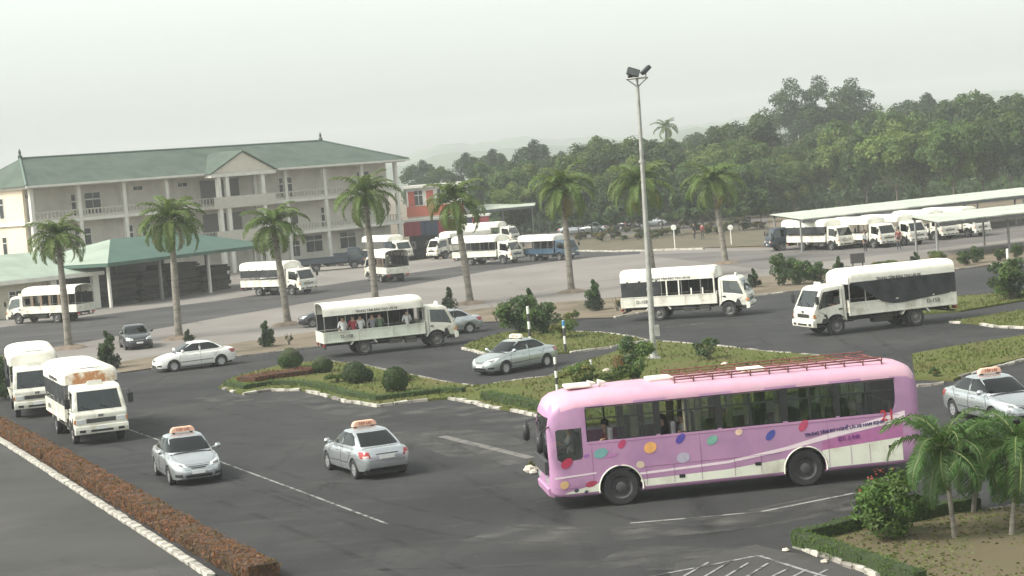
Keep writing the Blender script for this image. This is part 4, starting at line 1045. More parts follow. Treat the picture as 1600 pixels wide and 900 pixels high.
        if text:
            def tx(sg=sg): return text_mesh('D-15B', .26, letters)
            obj('lettering', tx(), so, (-2.9 if sg > 0 else -2.9, 1.112*sg, 1.10), (pi/2, 0, pi if sg > 0 else 0))
    def fw(): b = MB(); b.box(1.33, 1.379, -1.039, 1.039, .93, 1.5); return b.mesh('front_board', panel)
    obj('front_board', cached(('fw', panel.name), fw), t)
    def tg(): b = MB(); b.box(-4.15, -4.101, -1.08, 1.08, .80, 1.38); b.box(-4.165, -4.151, -.9, -.2, .92, 1.28); b.box(-4.165, -4.151, .2, .9, .92, 1.28); return b.mesh('tailgate', panel)
    obj('tailgate', cached(('tg', panel.name), tg), t)
    if bed == 'cover':
        cn = obj('canopy', cached(('can', canopy), lambda: canopy_mesh(canopy, white_c)), t)
        if text:
            for sg in (1, -1): obj('lettering', text_mesh('TRUNG TÂM ĐÀO TẠO LÁI XE', .165, letters, bold=.004), cn, (-1.2, 1.098*sg, 2.345), (pi/2, 0, pi if sg > 0 else 0))
        def posts(x):
            def f():
                b = MB()
                for sg in (1, -1): b.tube([(x, 1.03*sg, 1.36), (x, 1.03*sg, 2.5)], .028, 6)
                b.tube([(x, 1.03*cos(a), 2.46 + .36*sin(a)**.7 if 0 < a < pi else 2.46) for a in [pi*i/10 for i in range(11)]], .02, 6)
                return b.mesh('hoop', mat('hoop_grey', (.2, .19, .18), var=.2))
            return f
        for x in (-4.04, -2.9, -1.75, -.6, .5, 1.3): obj('hoop', cached(('hoop', x), posts(x)), t)
        for sg in (1, -1):
            def bench(sg=sg): b = MB(); b.box(-3.95, 1.2, min(.6*sg, .98*sg), max(.6*sg, .98*sg), 1.3, 1.36); b.box(-3.95, 1.2, min(.9*sg, .95*sg), max(.9*sg, .95*sg), .93, 1.3); return b.mesh('bench', inside)
            obj('bench', cached(('bench', sg), bench), t)
            st = side_l if sg > 0 else side_r
            def drop(sg=sg, st=st):
                b = MB(); y = (1.125 if st == 'tarp' else 1.072)*sg
                if st == 'tarp': top = [(x, 2.30) for x in np.linspace(-4.08, 1.3, 24)]; bot = [(x, lerp_tab([(-4.08, 1.40), (-2.6, 1.28), (-1.4, 1.18), (-.9, 1.16), (-.3, 1.30), (.2, 1.62), (.7, 2.02), (1.3, 2.26)], x)) for x, _ in top]
                elif st == 'rear': top = [(x, 2.30) for x in np.linspace(-4.08, -1.8, 12)]; bot = [(x, lerp_tab([(-4.08, 1.4), (-2.1, 1.45), (-1.8, 1.55)], x)) for x, _ in top]
                elif st == 'full': top = [(x, 2.30) for x in np.linspace(-4.08, 1.32, 24)]; bot = [(x, 1.36) for x, _ in top]
                elif st == 'strip': top = [(x, 2.30) for x in np.linspace(-4.08, 1.32, 24)]; bot = [(x, 1.62) for x, _ in top]
                else: return None
                rr = random.Random(3); W_ = [y + .02*math.sin(x[0]*7) for x in top]
                rows = []
                for k in range(5): rows.append([(tx, yy + .012*math.sin(tx*11 + k), tz + (bz - tz)*k/4) for (tx, tz), (_, bz), yy in zip(top, bot, W_)])
                b.rings(rows, cap=False, close=False); return b.mesh('side_curtain', tarp_d, 60)
            if st in ('tarp', 'rear', 'full', 'strip'): obj('side_curtain', cached(('drop', st, sg), drop), t)
            if st in ('posts', 'rear'):
                for x in (-1.45, -.75, -.05, .6, 1.25):
                    def pp(x=x, sg=sg, st=st): b = MB(); b.box(x-.035, x+.035, min(1.05*sg, 1.082*sg), max(1.05*sg, 1.082*sg), 1.36, 2.28 if x < -.1 or x > 1 else 1.75); return b.mesh('window_post', white_c)
                    obj('window_post', cached(('pp', x, sg), pp), t)
            if st == 'arches':
                for x in (-3.3, -2.4, -1.5, -.6, .3):
                    def aa(x=x, sg=sg): b = MB(); b.box(x-.12, x+.12, min(1.05*sg, 1.082*sg), max(1.05*sg, 1.082*sg), 1.37, 2.28); return b.mesh('window_post', mat('wood_brown', (.16, .11, .07), var=.2))
                    obj('window_post', cached(('aa', x, sg), aa), t)
    T = Matrix.LocRotScale(Vector(loc), Matrix.Rotation(rz, 3, 'Z').to_euler().to_quaternion(), None)
    if driver: person('drive', driver[0], T @ Vector((1.75, .45, .62)), rz, driver[1])
    return t
from mathutils.bvhtree import BVHTree
# ------------------------------------------------------------------ saloon car: x forward, y left; axles at +1.28 / -1.27
def car_meshes(paint):
    TOP = [(-2.14, .62), (-2.12, .78), (-2.07, .90), (-1.95, .955), (-1.6, .97), (-1.2, .965), (-.3, .955), (.6, .945), (1.05, .935), (1.4, .875), (1.75, .79), (1.98, .71), (2.08, .64), (2.14, .55), (2.16, .48)]
    BOT = [(-2.14, .42), (-2.1, .34), (-1.95, .27), (-1.5, .22), (1.6, .2), (1.95, .2), (2.1, .24), (2.16, .32)]
    WID = [(-2.14, .62), (-2.10, .70), (-2.0, .77), (-1.7, .825), (-1.2, .85), (0, .85), (1.2, .85), (1.6, .82), (1.9, .735), (2.05, .62), (2.13, .5), (2.16, .42)]
    xs = [-2.14, -2.12, -2.09, -2.04, -1.97, -1.85] + list(np.linspace(-1.7, 1.7, 18)) + [1.82, 1.92, 2.0, 2.06, 2.10, 2.13, 2.15, 2.16]
    rings = []
    for x in xs:
        z1, z0, w = lerp_tab(TOP, x), lerp_tab(BOT, x), lerp_tab(WID, x); h = z1 - z0
        half = [(0, z0), (w*.80, z0), (w*.95, z0 + .05*h), (w*.985, z0 + .2*h), (w, z0 + .42*h), (w*.995, z0 + .62*h), (w*.975, z0 + .80*h), (w*.93, z0 + .92*h), (w*.86, z0 + .98*h), (w*.6, z1 + .012), (w*.3, z1 + .022)]
        rings.append([(x, y, z) for y, z in half] + [(x, 0, z1 + .025)] + [(x, -y, z) for y, z in half[:0:-1]])
    lower = MB().rings(rings).mesh()
    def gh(off, zlo):
        rg_ = []
        for z in ([zlo, .80, .90, .97, 1.05, 1.15, 1.25, 1.34, 1.40, 1.435, 1.455, 1.462] if zlo < .8 else [.9, 1.0, 1.2, 1.4]):
            zz = min(z, 1.46 - off)
            xf = lerp_tab([(.5, 1.25), (.93, 1.12), (1.1, .84), (1.25, .58), (1.34, .40), (1.40, .24), (1.44, .0), (1.462, -.2)], z) - off*1.6
            xr = lerp_tab([(.5, -1.72), (.95, -1.70), (1.1, -1.46), (1.25, -1.18), (1.34, -.98), (1.40, -.84), (1.44, -.66), (1.462, -.5)], z) + off*1.6
            w = lerp_tab([(.5, .80), (.93, .785), (1.1, .735), (1.25, .675), (1.34, .625), (1.40, .575), (1.44, .46), (1.462, .30)], z) - off
            cx, hx = (xf + xr)/2, (xf - xr)/2; ring = []
            for i in range(44):
                a = 2*pi*i/44; c, s = cos(a), sin(a); e = .30
                u = math.copysign(abs(c)**e, c); v = math.copysign(abs(s)**e, s)
                bow = .10*(1 - v*v) * (1 if c > 0 else -.8)
                ring.append((cx + hx*u + bow - (.10 if c > 0 else -.08), w*v, zz))
            rg_.append(ring)
        return MB().rings(rg_).mesh()
    body = boolean(lower, [gh(0, .6)], 'UNION')
    arches = [MB().lathe([(.355, -1.2), (.355, 1.2)], 'y', 28, (x, 0, .315)).mesh() for x in (1.28, -1.27)]
    sf = [(.98, .985), (.86, .985), (-.14, .995), (-.14, 1.36), (.16, 1.375), (.45, 1.24)]
    sr = [(-.22, .995), (-1.12, 1.01), (-1.28, 1.05), (-.98, 1.27), (-.72, 1.365), (-.22, 1.365)]
    cuts = {'front_left': MB().prism(sf, 'y', .4, 1.2), 'front_right': MB().prism(sf, 'y', -1.2, -.4), 'rear_left': MB().prism(sr, 'y', .4, 1.2), 'rear_right': MB().prism(sr, 'y', -1.2, -.4),
            'windscreen': MB().prism([(-.66, .985), (.66, .985), (.53, 1.365), (-.53, 1.365)], 'x', .28, 1.4), 'rear_screen': MB().prism([(-.62, 1.0), (.62, 1.0), (.5, 1.36), (-.5, 1.36)], 'x', -1.8, -.80)}
    cuts = {k: v.mesh() for k, v in cuts.items()}
    cav = gh(.06, .5)
    shell = boolean(body, [cav] + arches + list(c for c in cuts.values()), mats=paint); shade(shell, 38)
    thin = boolean(gh(.010, .6), [gh(.022, .55)])
    out = {'shell': shell}
    for k, c in cuts.items():
        me = boolean(c, [thin.copy()], 'INTERSECT', glass_c); shade(me, 40); out[k] = me
    return out

def front_x(y): return 2.165 - .32*abs(y)**2.2 - .02
def car(loc, rz, label, group, paint, wheelm=alloy, sign=None, name='saloon_car', plate=True, s=1.0, tilt=0):
    t = thing(name, label, 'car', loc, rz, group, (s, s, s)); pk = paint.name
    cm = cached(('carm', 'base'), lambda: car_meshes(paint))
    def painted():
        me = cm['shell'].copy(); me.materials.clear(); me.materials.append(paint); return me
    obj('body', cached(('carshell', pk), painted), t)
    for k in ('front_left', 'front_right', 'rear_left', 'rear_right'): obj('side_window', cm[k], t)
    obj('windscreen', cm['windscreen'], t); obj('rear_screen', cm['rear_screen'], t)
    for y, sg in ((.745, 1), (-.745, -1)):
        wheel_parts(t, 1.28, y, .305, .195, wheelm, sg, 'car'); wheel_parts(t, -1.27, y, .305, .195, wheelm, sg, 'car')
    def under():
        b = MB(); b.box(-1.9, 1.9, -.66, .66, .17, .4); b.tube([(1.28, -.7, .3), (1.28, .7, .3)], .05, 6); b.tube([(-1.27, -.7, .3), (-1.27, .7, .3)], .05, 6); return b.mesh('underbody', black_p)
    obj('underbody', cached('under', under), t)
    def seats():
        b = MB()
        for y in (.36, -.36): b.box(-.25, .28, y-.25, y+.25, .52, .70); b.box(-.42, -.22, y-.24, y+.24, .6, 1.12); b.box(-.42, -.32, y-.12, y+.12, 1.1, 1.25)
        b.box(-1.15, -.7, -.62, .62, .5, .72); b.box(-1.32, -1.12, -.62, .62, .6, 1.1); b.box(.75, 1.0, -.68, .68, .75, .95); return bevel_mesh(b.mesh('seat', inside), .04, 2)
    obj('seat', cached('cseats', seats), t)
    bv = cached('carbvh', lambda: BVHTree.FromPolygons([v.co.copy() for v in cm['shell'].vertices], [tuple(p.vertices) for p in cm['shell'].polygons]))
    def proj(rows, d, off=.006):
        """lay a grid of points onto the body along direction -d"""
        d = Vector(d).normalized(); out = []
        for r in rows:
            q = []
            for p in r:
                h = bv.ray_cast(Vector(p) + d*1.2, -d); q.append((h[0] + h[1]*off) if h[0] else Vector(p))
            out.append(q)
        return out
    def patchm(quad, d, mt, name, off=.006, n=8, m=5):
        a, b_, c, e = [Vector(q) for q in quad]
        rows = [[(a.lerp(b_, u)).lerp(e.lerp(c, u), v) for u in np.linspace(0, 1, n)] for v in np.linspace(0, 1, m)]
        return MB().rings(proj(rows, d, off), cap=False, close=False).mesh(name, mt, 60)
    for sg in (1, -1):
        def hl(sg=sg): return patchm([(2.1, .36*sg, .60), (1.86, .74*sg, .60), (1.62, .80*sg, .83), (2.02, .42*sg, .70)], (.85, .42*sg, .35), lamp_w, 'headlight', .008)
        o = obj('headlight', cached(('chl', sg), hl), t)
        def hli(sg=sg): return patchm([(2.06, .46*sg, .625), (1.93, .66*sg, .63), (1.86, .70*sg, .72), (2.0, .5*sg, .69)], (.85, .42*sg, .35), mat('lamp_inner', (.16, .165, .17), rough=.2, coat=.6), 'reflector', .012)
        obj('reflector', cached(('chli', sg), hli), o)
        def tl(sg=sg): return patchm([(-2.1, .50*sg, .70), (-1.86, .80*sg, .70), (-1.72, .80*sg, .90), (-2.05, .56*sg, .885)], (-.8, .6*sg, .1), lamp_r, 'tail_light', .008)
        o = obj('tail_light', cached(('ctl', sg), tl), t)
        def tli(sg=sg): return patchm([(-2.08, .56*sg, .715), (-1.98, .72*sg, .715), (-1.96, .73*sg, .77), (-2.07, .57*sg, .77)], (-.8, .6*sg, .1), mat('reverse_lamp', (.62, .50, .48), rough=.2), 'reverse_lamp', .013)
        obj('reverse_lamp', cached(('ctli', sg), tli), o)
        def bpl(sg=sg): b = MB(); b.prism([(-.24, 1.0), (-.125, 1.0), (-.13, 1.355), (-.225, 1.355)], 'y', .55*sg, .70*sg); return b.mesh('door_pillar', black_p)
        def bpm(sg=sg): return patchm([(-.235, .79*sg, .985), (-.125, .79*sg, .985), (-.125, .62*sg, 1.368), (-.235, .62*sg, 1.368)], (0, sg, .12), black_p, 'door_pillar', .004, 3, 6)
        obj('door_pillar', cached(('cbp', sg), bpm), t)
        def fog(sg=sg): return patchm([(2.05, .46*sg, .315), (1.92, .72*sg, .315), (1.92, .72*sg, .40), (2.05, .5*sg, .40)], (.9, .35*sg, 0), black_p, 'fog_recess', .006)
        obj('fog_recess', cached(('cfog', sg), fog), t)
        def mir(sg=sg):
            b = MB(); b.tube([(.82, .74*sg, 1.0), (.80, .86*sg, 1.02)], .025, 6); b.lathe([(.02, -.1), (.075, -.07), (.085, .0), (.07, .07), (.02, .1)], 'y', 10, (.80, .93*sg, 1.04)); return b.mesh('mirror', paint, 60)
        obj('mirror', cached(('cmir', pk, sg), mir), t)
        def hnd(sg=sg): b = MB(); b.box(.02, .2, min(.835*sg, .865*sg), max(.835*sg, .865*sg), .80, .825); b.box(-.98, -.8, min(.835*sg, .865*sg), max(.835*sg, .865*sg), .81, .835); return b.mesh('door_handle', paint)
        obj('door_handle', cached(('chnd', pk, sg), hnd), t)
        def gap(sg=sg):
            b = MB(); y = .853*sg
            for pts in ([(.93, y, .30), (.96, y, .62), (.90, .835*sg, .86), (.84, .80*sg, .95)], [(-.18, y, .28), (-.18, y, .62), (-.18, .838*sg, .86), (-.18, .80*sg, .955)], [(-.92, y, .62), (-1.12, .838*sg, .86), (-1.16, .80*sg, .955)], [(.93, y, .30), (-.8, y, .28)]): b.tube(pts, .006, 4)
            b.tube([(.9, .858*sg, .47), (-.85, .858*sg, .50)], .016, 4)
            return b.mesh('door_gap', mat('gap_dark', (.05, .05, .052), var=.1))
        obj('door_gap', cached(('cgap', sg), gap), t)
    def gr():
        return patchm([(2.1, -.20, .555), (2.1, .20, .555), (2.1, .33, .645), (2.1, -.33, .645)], (1, 0, .15), black_p, 'grille', .008, 9, 4)
    g_ = obj('grille', cached('cgr', gr), t)
    def gb(): return patchm([(2.1, -.27, .592), (2.1, .27, .592), (2.1, .28, .612), (2.1, -.28, .612)], (1, 0, .15), chrome, 'grille_bar', .014, 9, 2)
    obj('grille_bar', cached('cgrb', gb), g_)
    def lo(): return patchm([(2.1, -.40, .285), (2.1, .40, .285), (2.1, .44, .375), (2.1, -.44, .375)], (1, 0, 0), black_p, 'lower_intake', .008, 10, 4)
    obj('lower_intake', cached('clow', lo), t)
    def cowl(): return patchm([(1.02, -.68, .97), (1.02, .68, .97), (1.12, .64, .95), (1.12, -.64, .95)], (.25, 0, 1), black_p, 'cowl', .006, 12, 3)
    obj('cowl', cached('ccowl', cowl), t)
    def hood():
        b = MB()
        for pts in ([(1.1, .66, .9), (1.5, .64, .86), (1.85, .56, .76), (2.02, .42, .7)], [(1.1, -.66, .9), (1.5, -.64, .86), (1.85, -.56, .76), (2.02, -.42, .7)], [(2.02, -.42, .7), (2.05, -.2, .68), (2.05, .2, .68), (2.02, .42, .7)]):
            fine = []
            for a, c in zip(pts, pts[1:]): fine += [Vector(a).lerp(Vector(c), k/5) for k in range(5)]
            b.tube(proj([fine], (.2, 0, 1), .001)[0], .006, 4)
        for pts in ([(-1.72, .64, .97), (-2.02, .62, .93)], [(-1.72, -.64, .97), (-2.02, -.62, .93)]): b.tube(proj([[Vector(pts[0]).lerp(Vector(pts[1]), k/4) for k in range(5)]], (-.2, 0, 1), .001)[0], .006, 4)
        b.tube(proj([[(-2.1, y, .60) for y in np.linspace(-.7, .7, 12)]], (-1, 0, 0), .001)[0], .007, 4)
        b.tube(proj([[(2.1, y, .53) for y in np.linspace(-.62, .62, 12)]], (1, 0, 0), .001)[0], .005, 4)
        return b.mesh('panel_gap', mat('gap_dark', (.05, .05, .052), var=.1))
    obj('panel_gap', cached('chood', hood), t)
    def rlow(): return patchm([(-2.05, -.55, .30), (-2.05, .55, .30), (-2.05, .58, .38), (-2.05, -.58, .38)], (-1, 0, 0), black_p, 'rear_valance', .006, 8, 3)
    obj('rear_valance', cached('crl', rlow), t)
    if plate:
        def pl_(): b = MB(); b.box(2.14, 2.185, -.2, .2, .40, .50); b.box(-2.17, -2.135, -.24, .24, .66, .78); return b.mesh('number_plate', plate_m)
        obj('number_plate', cached('cplate', pl_), t)
        def trim(): b = MB(); b.box(-2.155, -2.13, -.36, .36, .80, .83); return b.mesh('boot_trim', chrome)
        obj('boot_trim', cached('ctrim', trim), t)
    if sign:
        def sgn():
            b = MB(); b.prism([(-.42, 1.485), (.42, 1.485), (.36, 1.62), (.28, 1.66), (-.28, 1.66), (-.36, 1.62)], 'x', -.30, -.12); me = b.mesh('roof_sign', mat('sign_' + sign, (.78, .70, .55) if sign == 'cream' else (.80, .46, .33), rough=.4, var=.1)); return bevel_mesh(me, .03, 2)
        so = obj('roof_sign', cached(('csign', sign), sgn), t)
        for dx, rzz in ((-.115, pi/2), (-.305, -pi/2)): obj('lettering', text_mesh('TẬP LÁI', .13, mat('sign_letter', (.25, .05, .03))), so, (dx, 0, 1.57), (pi/2, 0, rzz))
        def feet(): b = MB(); b.box(-.27, -.15, -.33, -.25, 1.43, 1.5); b.box(-.27, -.15, .25, .33, 1.43, 1.5); return b.mesh('sign_foot', black_p)
        obj('sign_foot', cached('sfeet', feet), so)
    return t
silver = mat('paint_silver', (.55, .575, .59), rough=.27, metal=.75, var=.06, scale=2, coat=.5)
silver2 = mat('paint_silver_green', (.51, .545, .54), rough=.28, metal=.75, var=.06, scale=2, coat=.5)
carwhite = mat('paint_white', (.74, .73, .70), rough=.3, var=.05, scale=2, coat=.5)
carblack = mat('paint_black', (.022, .024, .028), rough=.25, var=.1, scale=2, coat=.6)
# ------------------------------------------------------------------ pink bus: x forward, front axle at x=2.55, rear axle at x=-2.55
pink = mat('bus_pink', (.405, .215, .355), rough=.5, var=.12, scale=.7, col2=(.34, .18, .32), coat=.03)
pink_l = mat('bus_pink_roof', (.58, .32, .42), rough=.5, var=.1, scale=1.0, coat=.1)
bus_w = mat('bus_white', (.68, .68, .57), rough=.45, var=.12, scale=1.2, col2=(.56, .55, .45))
stripe_m = mat('bus_stripe', (.76, .62, .66), rough=.45, var=.06)
mauve = mat('bus_mauve', (.40, .14, .30), rough=.45, var=.1)
curtain_m = mat('bus_curtain', (.46, .42, .32), rough=.9, var=.15, scale=3)
rack_m = mat('rack_red', (.16, .055, .045), rough=.7, var=.3, scale=4)
weather(pink, [((1.6, 1.6, .3), 0, (.34, .22, .30), .52, .72, .7), ((.35, 1, 1.4), 0, (.47, .275, .40), .54, .72, .6), ((5, 5, 1.3), 0, (.28, .2, .22), .63, .76, .5)])
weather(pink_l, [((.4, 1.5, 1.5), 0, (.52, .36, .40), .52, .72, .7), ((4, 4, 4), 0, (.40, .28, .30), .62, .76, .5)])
weather(bus_w, [((1.5, 1.5, .6), 0, (.44, .41, .31), .52, .72, .8), ((6, 6, 2), 0, (.26, .22, .16), .62, .74, .6)])
def bus_x(px): return 2.55 - (px - 972) / 290 * 5.1
BL0, BL1 = -5.85, 4.46       # rear and front ends
def bus_solid(off):
    st = []
    fr = [(.0, .80, 2.32, .62), (.03, .86, 2.5, .5), (.10, .92, 2.72, .42), (.22, .965, 2.92, .38), (.42, .99, 3.04, .36), (.8, 1.0, 3.12, .35), (1.6, 1.0, 3.16, .35)]
    re = [(.0, .90, 2.75, .60), (.04, .94, 2.9, .48), (.12, .975, 3.02, .40), (.3, .995, 3.11, .36), (.8, 1.0, 3.16, .35)]
    for d, k, z1, z0 in re: st.append((BL0 + d + off*(1 if d < .1 else 0), k, z1, z0))
    for x in np.linspace(BL0 + 1.6, BL1 - 2.4, 8): st.append((x, 1.0, 3.18, .35))
    for d, k, z1, z0 in reversed(fr): st.append((BL1 - d - off*(1 if d < .1 else 0), k, z1, z0))
    rg_ = []
    for x, k, z1, z0 in st:
        w = 1.2*k - off; z1 -= off; z0 += off; r = .30; rb_ = .10; pts = []
        pts += [(w - rb_, z0), (w - rb_*.3, z0 + rb_*.3), (w, z0 + rb_)]
        pts += [(w, z0 + .5), (w*1.0, 1.55), (w*.985, 2.2), (w*.97, z1 - r*1.25)]
        for a in (25, 50, 75): pts.append((w*.97 - r*1.5*(1 - cos(R(a))), z1 - r*1.25 + r*1.1*sin(R(a))))
        pts += [(w*.45, z1 - .02)]
        ring = [(x, 0, z0)] + [(x, y, z) for y, z in pts] + [(x, 0, z1)] + [(x, -y, z) for y, z in reversed(pts)]
        rg_.append(ring)
    return MB().rings(rg_).mesh()
def make_bus(loc, rz):
    t = thing('coach_bus', 'pink passenger bus with coloured dots and red roof rack', 'bus', loc, rz)
    outer, inner = bus_solid(0), bus_solid(.06)
    cuts = []
    WB, WT = 1.80, 2.70
    edges = [(924, 1032), (1038, 1128), (1134, 1231), (1238, 1315), (1321, 1411)]
    for a, b_ in edges:
        x1, x0 = bus_x(a), bus_x(b_)
        if b_ == 1411: cuts.append([(x0 + .12, WB), (x1, WB), (x1, WT), (x0, WT), (x0 - .01, WB + .4), (x0 + .03, WB + .15)])
        else: cuts.append([(x0, WB), (x1, WB), (x1, WT), (x0, WT)])
    dx1, dx0 = bus_x(877), bus_x(917)
    drv = [(dx0, 1.42), (dx0 + .06, 1.36), (dx1 - .12, 1.32), (dx1, 1.40), (dx1 - .0, 2.16), (dx1 - .05, 2.2), (dx0, 2.2)]
    cm = []
    for c in cuts + [drv]: cm.append((MB().prism(c, 'y', .9, 1.5).mesh(), MB().prism(c, 'y', -1.5, -.9).mesh()))
    ws = MB().prism([(-1.02, 1.12), (1.02, 1.12), (.96, 2.52), (-.96, 2.52)], 'x', BL1 - .36, BL1 + .3).mesh()
    rs = MB().prism([(-.85, 1.75), (.85, 1.75), (.8, 2.6), (-.8, 2.6)], 'x', BL0 - .3, BL0 + .25).mesh()
    arch = [MB().lathe([(.58, -1.5), (.58, 1.5)], 'y', 32, (x, 0, .50)).mesh() for x in (2.55, -2.55)]
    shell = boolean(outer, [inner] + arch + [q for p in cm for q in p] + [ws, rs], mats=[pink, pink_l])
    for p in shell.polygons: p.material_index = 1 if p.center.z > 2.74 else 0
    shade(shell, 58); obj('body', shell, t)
    thin = boolean(bus_solid(.015), [bus_solid(.03)])
    def pane(c):
        me = boolean(c, [thin.copy()], 'INTERSECT', glass_b); shade(me, 30); return me
    for i, pr in enumerate(cm):
        for sg, q in zip((1, -1), pr):
            poly = (cuts + [drv])[i]; x0 = min(p[0] for p in poly); x1 = max(p[0] for p in poly)
            if i == 5: obj('driver_window', pane(q), t); continue
            half = (i in (0, 1) and sg > 0)
            if half:   # slid open: only the rear half is glazed
                cut = MB().box(x0 - .1, (x0 + x1)/2 + .1, .8, 1.6, 1, 3).mesh(); q2 = boolean(q, [cut], 'INTERSECT'); wn = obj('side_window', pane(q2), t)
            else: wn = obj('side_window', pane(q), t)
            b = MB(); y = 1.165*sg; xm = x0 + (x1 - x0)*.52
            b.box(xm - .022, xm + .022, y - .015, y + .015, WB + .01, WT - .01); b.box(x0 + .05, x1 - .01, y - .014, y + .014, WB + .60, WB + .635)
            b.box(x0 + .02, x0 + .05, y - .013, y + .013, WB + .2, WT - .01); b.box(x1 - .03, x1 - .005, y - .012, y + .012, WB + .01, WT - .01)
            b.build('window_frame', black_p, wn)
    obj('windscreen', pane(ws), t); obj('rear_screen', pane(rs), t)
    # flat print on both sides, 3-4 mm proud of the panels
    def wall_y(z): return 1.2 if z < 1.55 else 1.2 - (z - 1.55)*.0277
    def deco(name, rows_top, rows_bot, mt, proud, parent=None, both=True):
        for sg in (1, -1):
            b = MB(); rows = []
            n = 40; x0, x1 = rows_top[0][0], rows_top[-1][0]
            xs = np.linspace(x0, x1, n)
            for f in (0, .34, .67, 1):
                row = []
                for x in xs:
                    zt, zb = lerp_tab(rows_top, x), lerp_tab(rows_bot, x); z = zb + (zt - zb)*f
                    row.append((x, (wall_y(z) + proud)*sg, z))
                rows.append(row)
            vs = []; fs = []
            for i in range(3):
                for j in range(n - 1):
                    c = [rows[i][j], rows[i][j+1], rows[i+1][j+1], rows[i+1][j]]
                    mx = sum(p[0] for p in c)/4; mz = sum(p[2] for p in c)/4
                    if any((mx - ax)**2 + (mz - .5)**2 < .60**2 for ax in (2.55, -2.55)): continue
                    b.add(c, [(0, 1, 2, 3)])
            b.build(name, mt, t)
    X = bus_x
    skirt_t = sorted([(X(1418), 1.10), (X(1300), .97), (X(1230), .83), (X(1140), .70), (X(1006), .66), (X(990), .66)])
    deco('white_skirt', [q for q in skirt_t if q[0] > -2.2], [(X(1230), .47), (X(990), .47)], bus_w, .004)
    deco('white_skirt', [(X(1418), 1.10), (X(1300), .97), (X(1275), .92)], [(X(1418), .47), (X(1275), .47)], bus_w, .004)
    deco('front_skirt', sorted([(X(944), .70), (X(905), .56), (X(886), .49)]), sorted([(X(944), .46), (X(886), .46)]), bus_w, .004)
    st_t = sorted([(X(1425), 1.82), (X(1384), 1.68), (X(1318), 1.46), (X(1234), 1.15), (X(1140), .93), (X(1000), .85)])
    st_b = sorted([(X(1425), 1.54), (X(1384), 1.46), (X(1318), 1.30), (X(1234), 1.05), (X(1140), .86), (X(1000), .79)])
    deco('white_stripe', st_t, st_b, stripe_m, .005)
    deco('white_stripe', sorted([(X(935), .98), (X(870), .93)]), sorted([(X(935), .94), (X(870), .88)]), stripe_m, .005)
    deco('mauve_band', sorted([(X(1420), 1.50), (X(1384), 1.44), (X(1318), 1.28), (X(1290), 1.18)]), sorted([(X(1420), 1.06), (X(1300), .94), (X(1290), .93)]), mauve, .003)
    for sg in (1, -1):
        for ax in (2.55, -2.55):
            b = MB(); pts = [(ax + .60*cos(a), 1.203*sg, .50 + .60*sin(a)) for a in [R(-8 + 196*i/20) for i in range(21)]]; b.tube(pts, .022, 6); b.build('arch_trim', bus_w, t, 60)
        dots = [(890, 727, (.42, .03, .08), .22, .13, 35), (943, 711, (.16, .34, .33), .24, .15, 15), (977, 697, (.42, .04, .12), .17, .10, 50), (1020, 702, (.72, .36, .12), .22, .17, 20), (1068, 688, (.07, .05, .30), .20, .11, 45), (1117, 690, (.17, .37, .29), .20, .13, 30),
                (1070, 717, (.42, .38, .46), .22, .16, 10), (1003, 728, (.60, .48, .36), .14, .11, 0), (1160, 677, (.70, .48, .36), .13, .10, 20), (1209, 682, (.06, .07, .30), .21, .11, 45), (1262, 667, (.46, .06, .12), .22, .12, 50), (925, 758, (.35, .04, .08), .20, .09, 12), (884, 760, (.62, .40, .18), .15, .12, 20), (921, 715, (.28, .12, .36), .10, .05, 20),
                (902, 768, (.05, .05, .08), .08, .06, 20), (917, 770, (.05, .05, .08), .07, .05, 20), (960, 714, (.44, .18, .38), .22, .05, 10)]
        for px, py, cl, a_, b__, rot in dots:
            x = X(px); z = (790 - 30*(px - 972)/290 - py) / 56.5 + .02
            b = MB(); ring = []; rr_ = R(rot)
            for i in range(18):
                q = 2*pi*i/18; u, v = a_*cos(q)*(1 if cos(q) > 0 else .85), b__*sin(q)
                xx = x - (u*cos(rr_) - v*sin(rr_))*.88; zz = z + (u*sin(rr_) + v*cos(rr_))*.88; ring.append((xx, (wall_y(zz) + .007)*sg, zz))
            b.add(ring + [(x, (wall_y(z) + .007)*sg, z)], [(i, (i+1) % 18, 18) for i in range(18)])
            b.build('painted_dot', mat('dot_%02d%02d%02d' % tuple(int(c*99) for c in cl), cl, rough=.5, var=.15, scale=6), t)
        for txt, px, z, sz, mt, rot in (('TRUNG TÂM ĐT NGHỀ LÁI XE NAM ĐỊNH', 1327, 1.49, .118, mat('bus_letters', (.05, .03, .12), rough=.6), R(4.2)), ('ĐT: 3 848', 1333, 1.22, .15, mat('bus_letters_violet', (.17, .03, .20), rough=.6), R(3)), ('21', 1397, 1.72, .42, mat('bus_letters_red', (.45, .03, .04), rough=.6), R(2))):
            o = obj('lettering', text_mesh(txt, sz, mt, bold=.004), t, (X(px), (wall_y(z) + .012)*sg, z), (pi/2, -rot if sg > 0 else rot, pi if sg > 0 else 0))
            o.rotation_mode = 'XYZ'
        for px in (1067, 1187, 1400):
            b = MB(); x = X(px); z = .60 + (.0 if px < 1100 else .12 if px < 1300 else .22); b.box(x - .08, x + .08, min(1.19*sg, 1.214*sg), max(1.19*sg, 1.214*sg), z, z + .09); b.build('marker_lamp', black_p, t)
        b = MB(); b.box(X(1412), X(925), min(1.155*sg, 1.188*sg), max(1.155*sg, 1.188*sg), 2.715, 2.74); b.build('gutter', black_p, t)
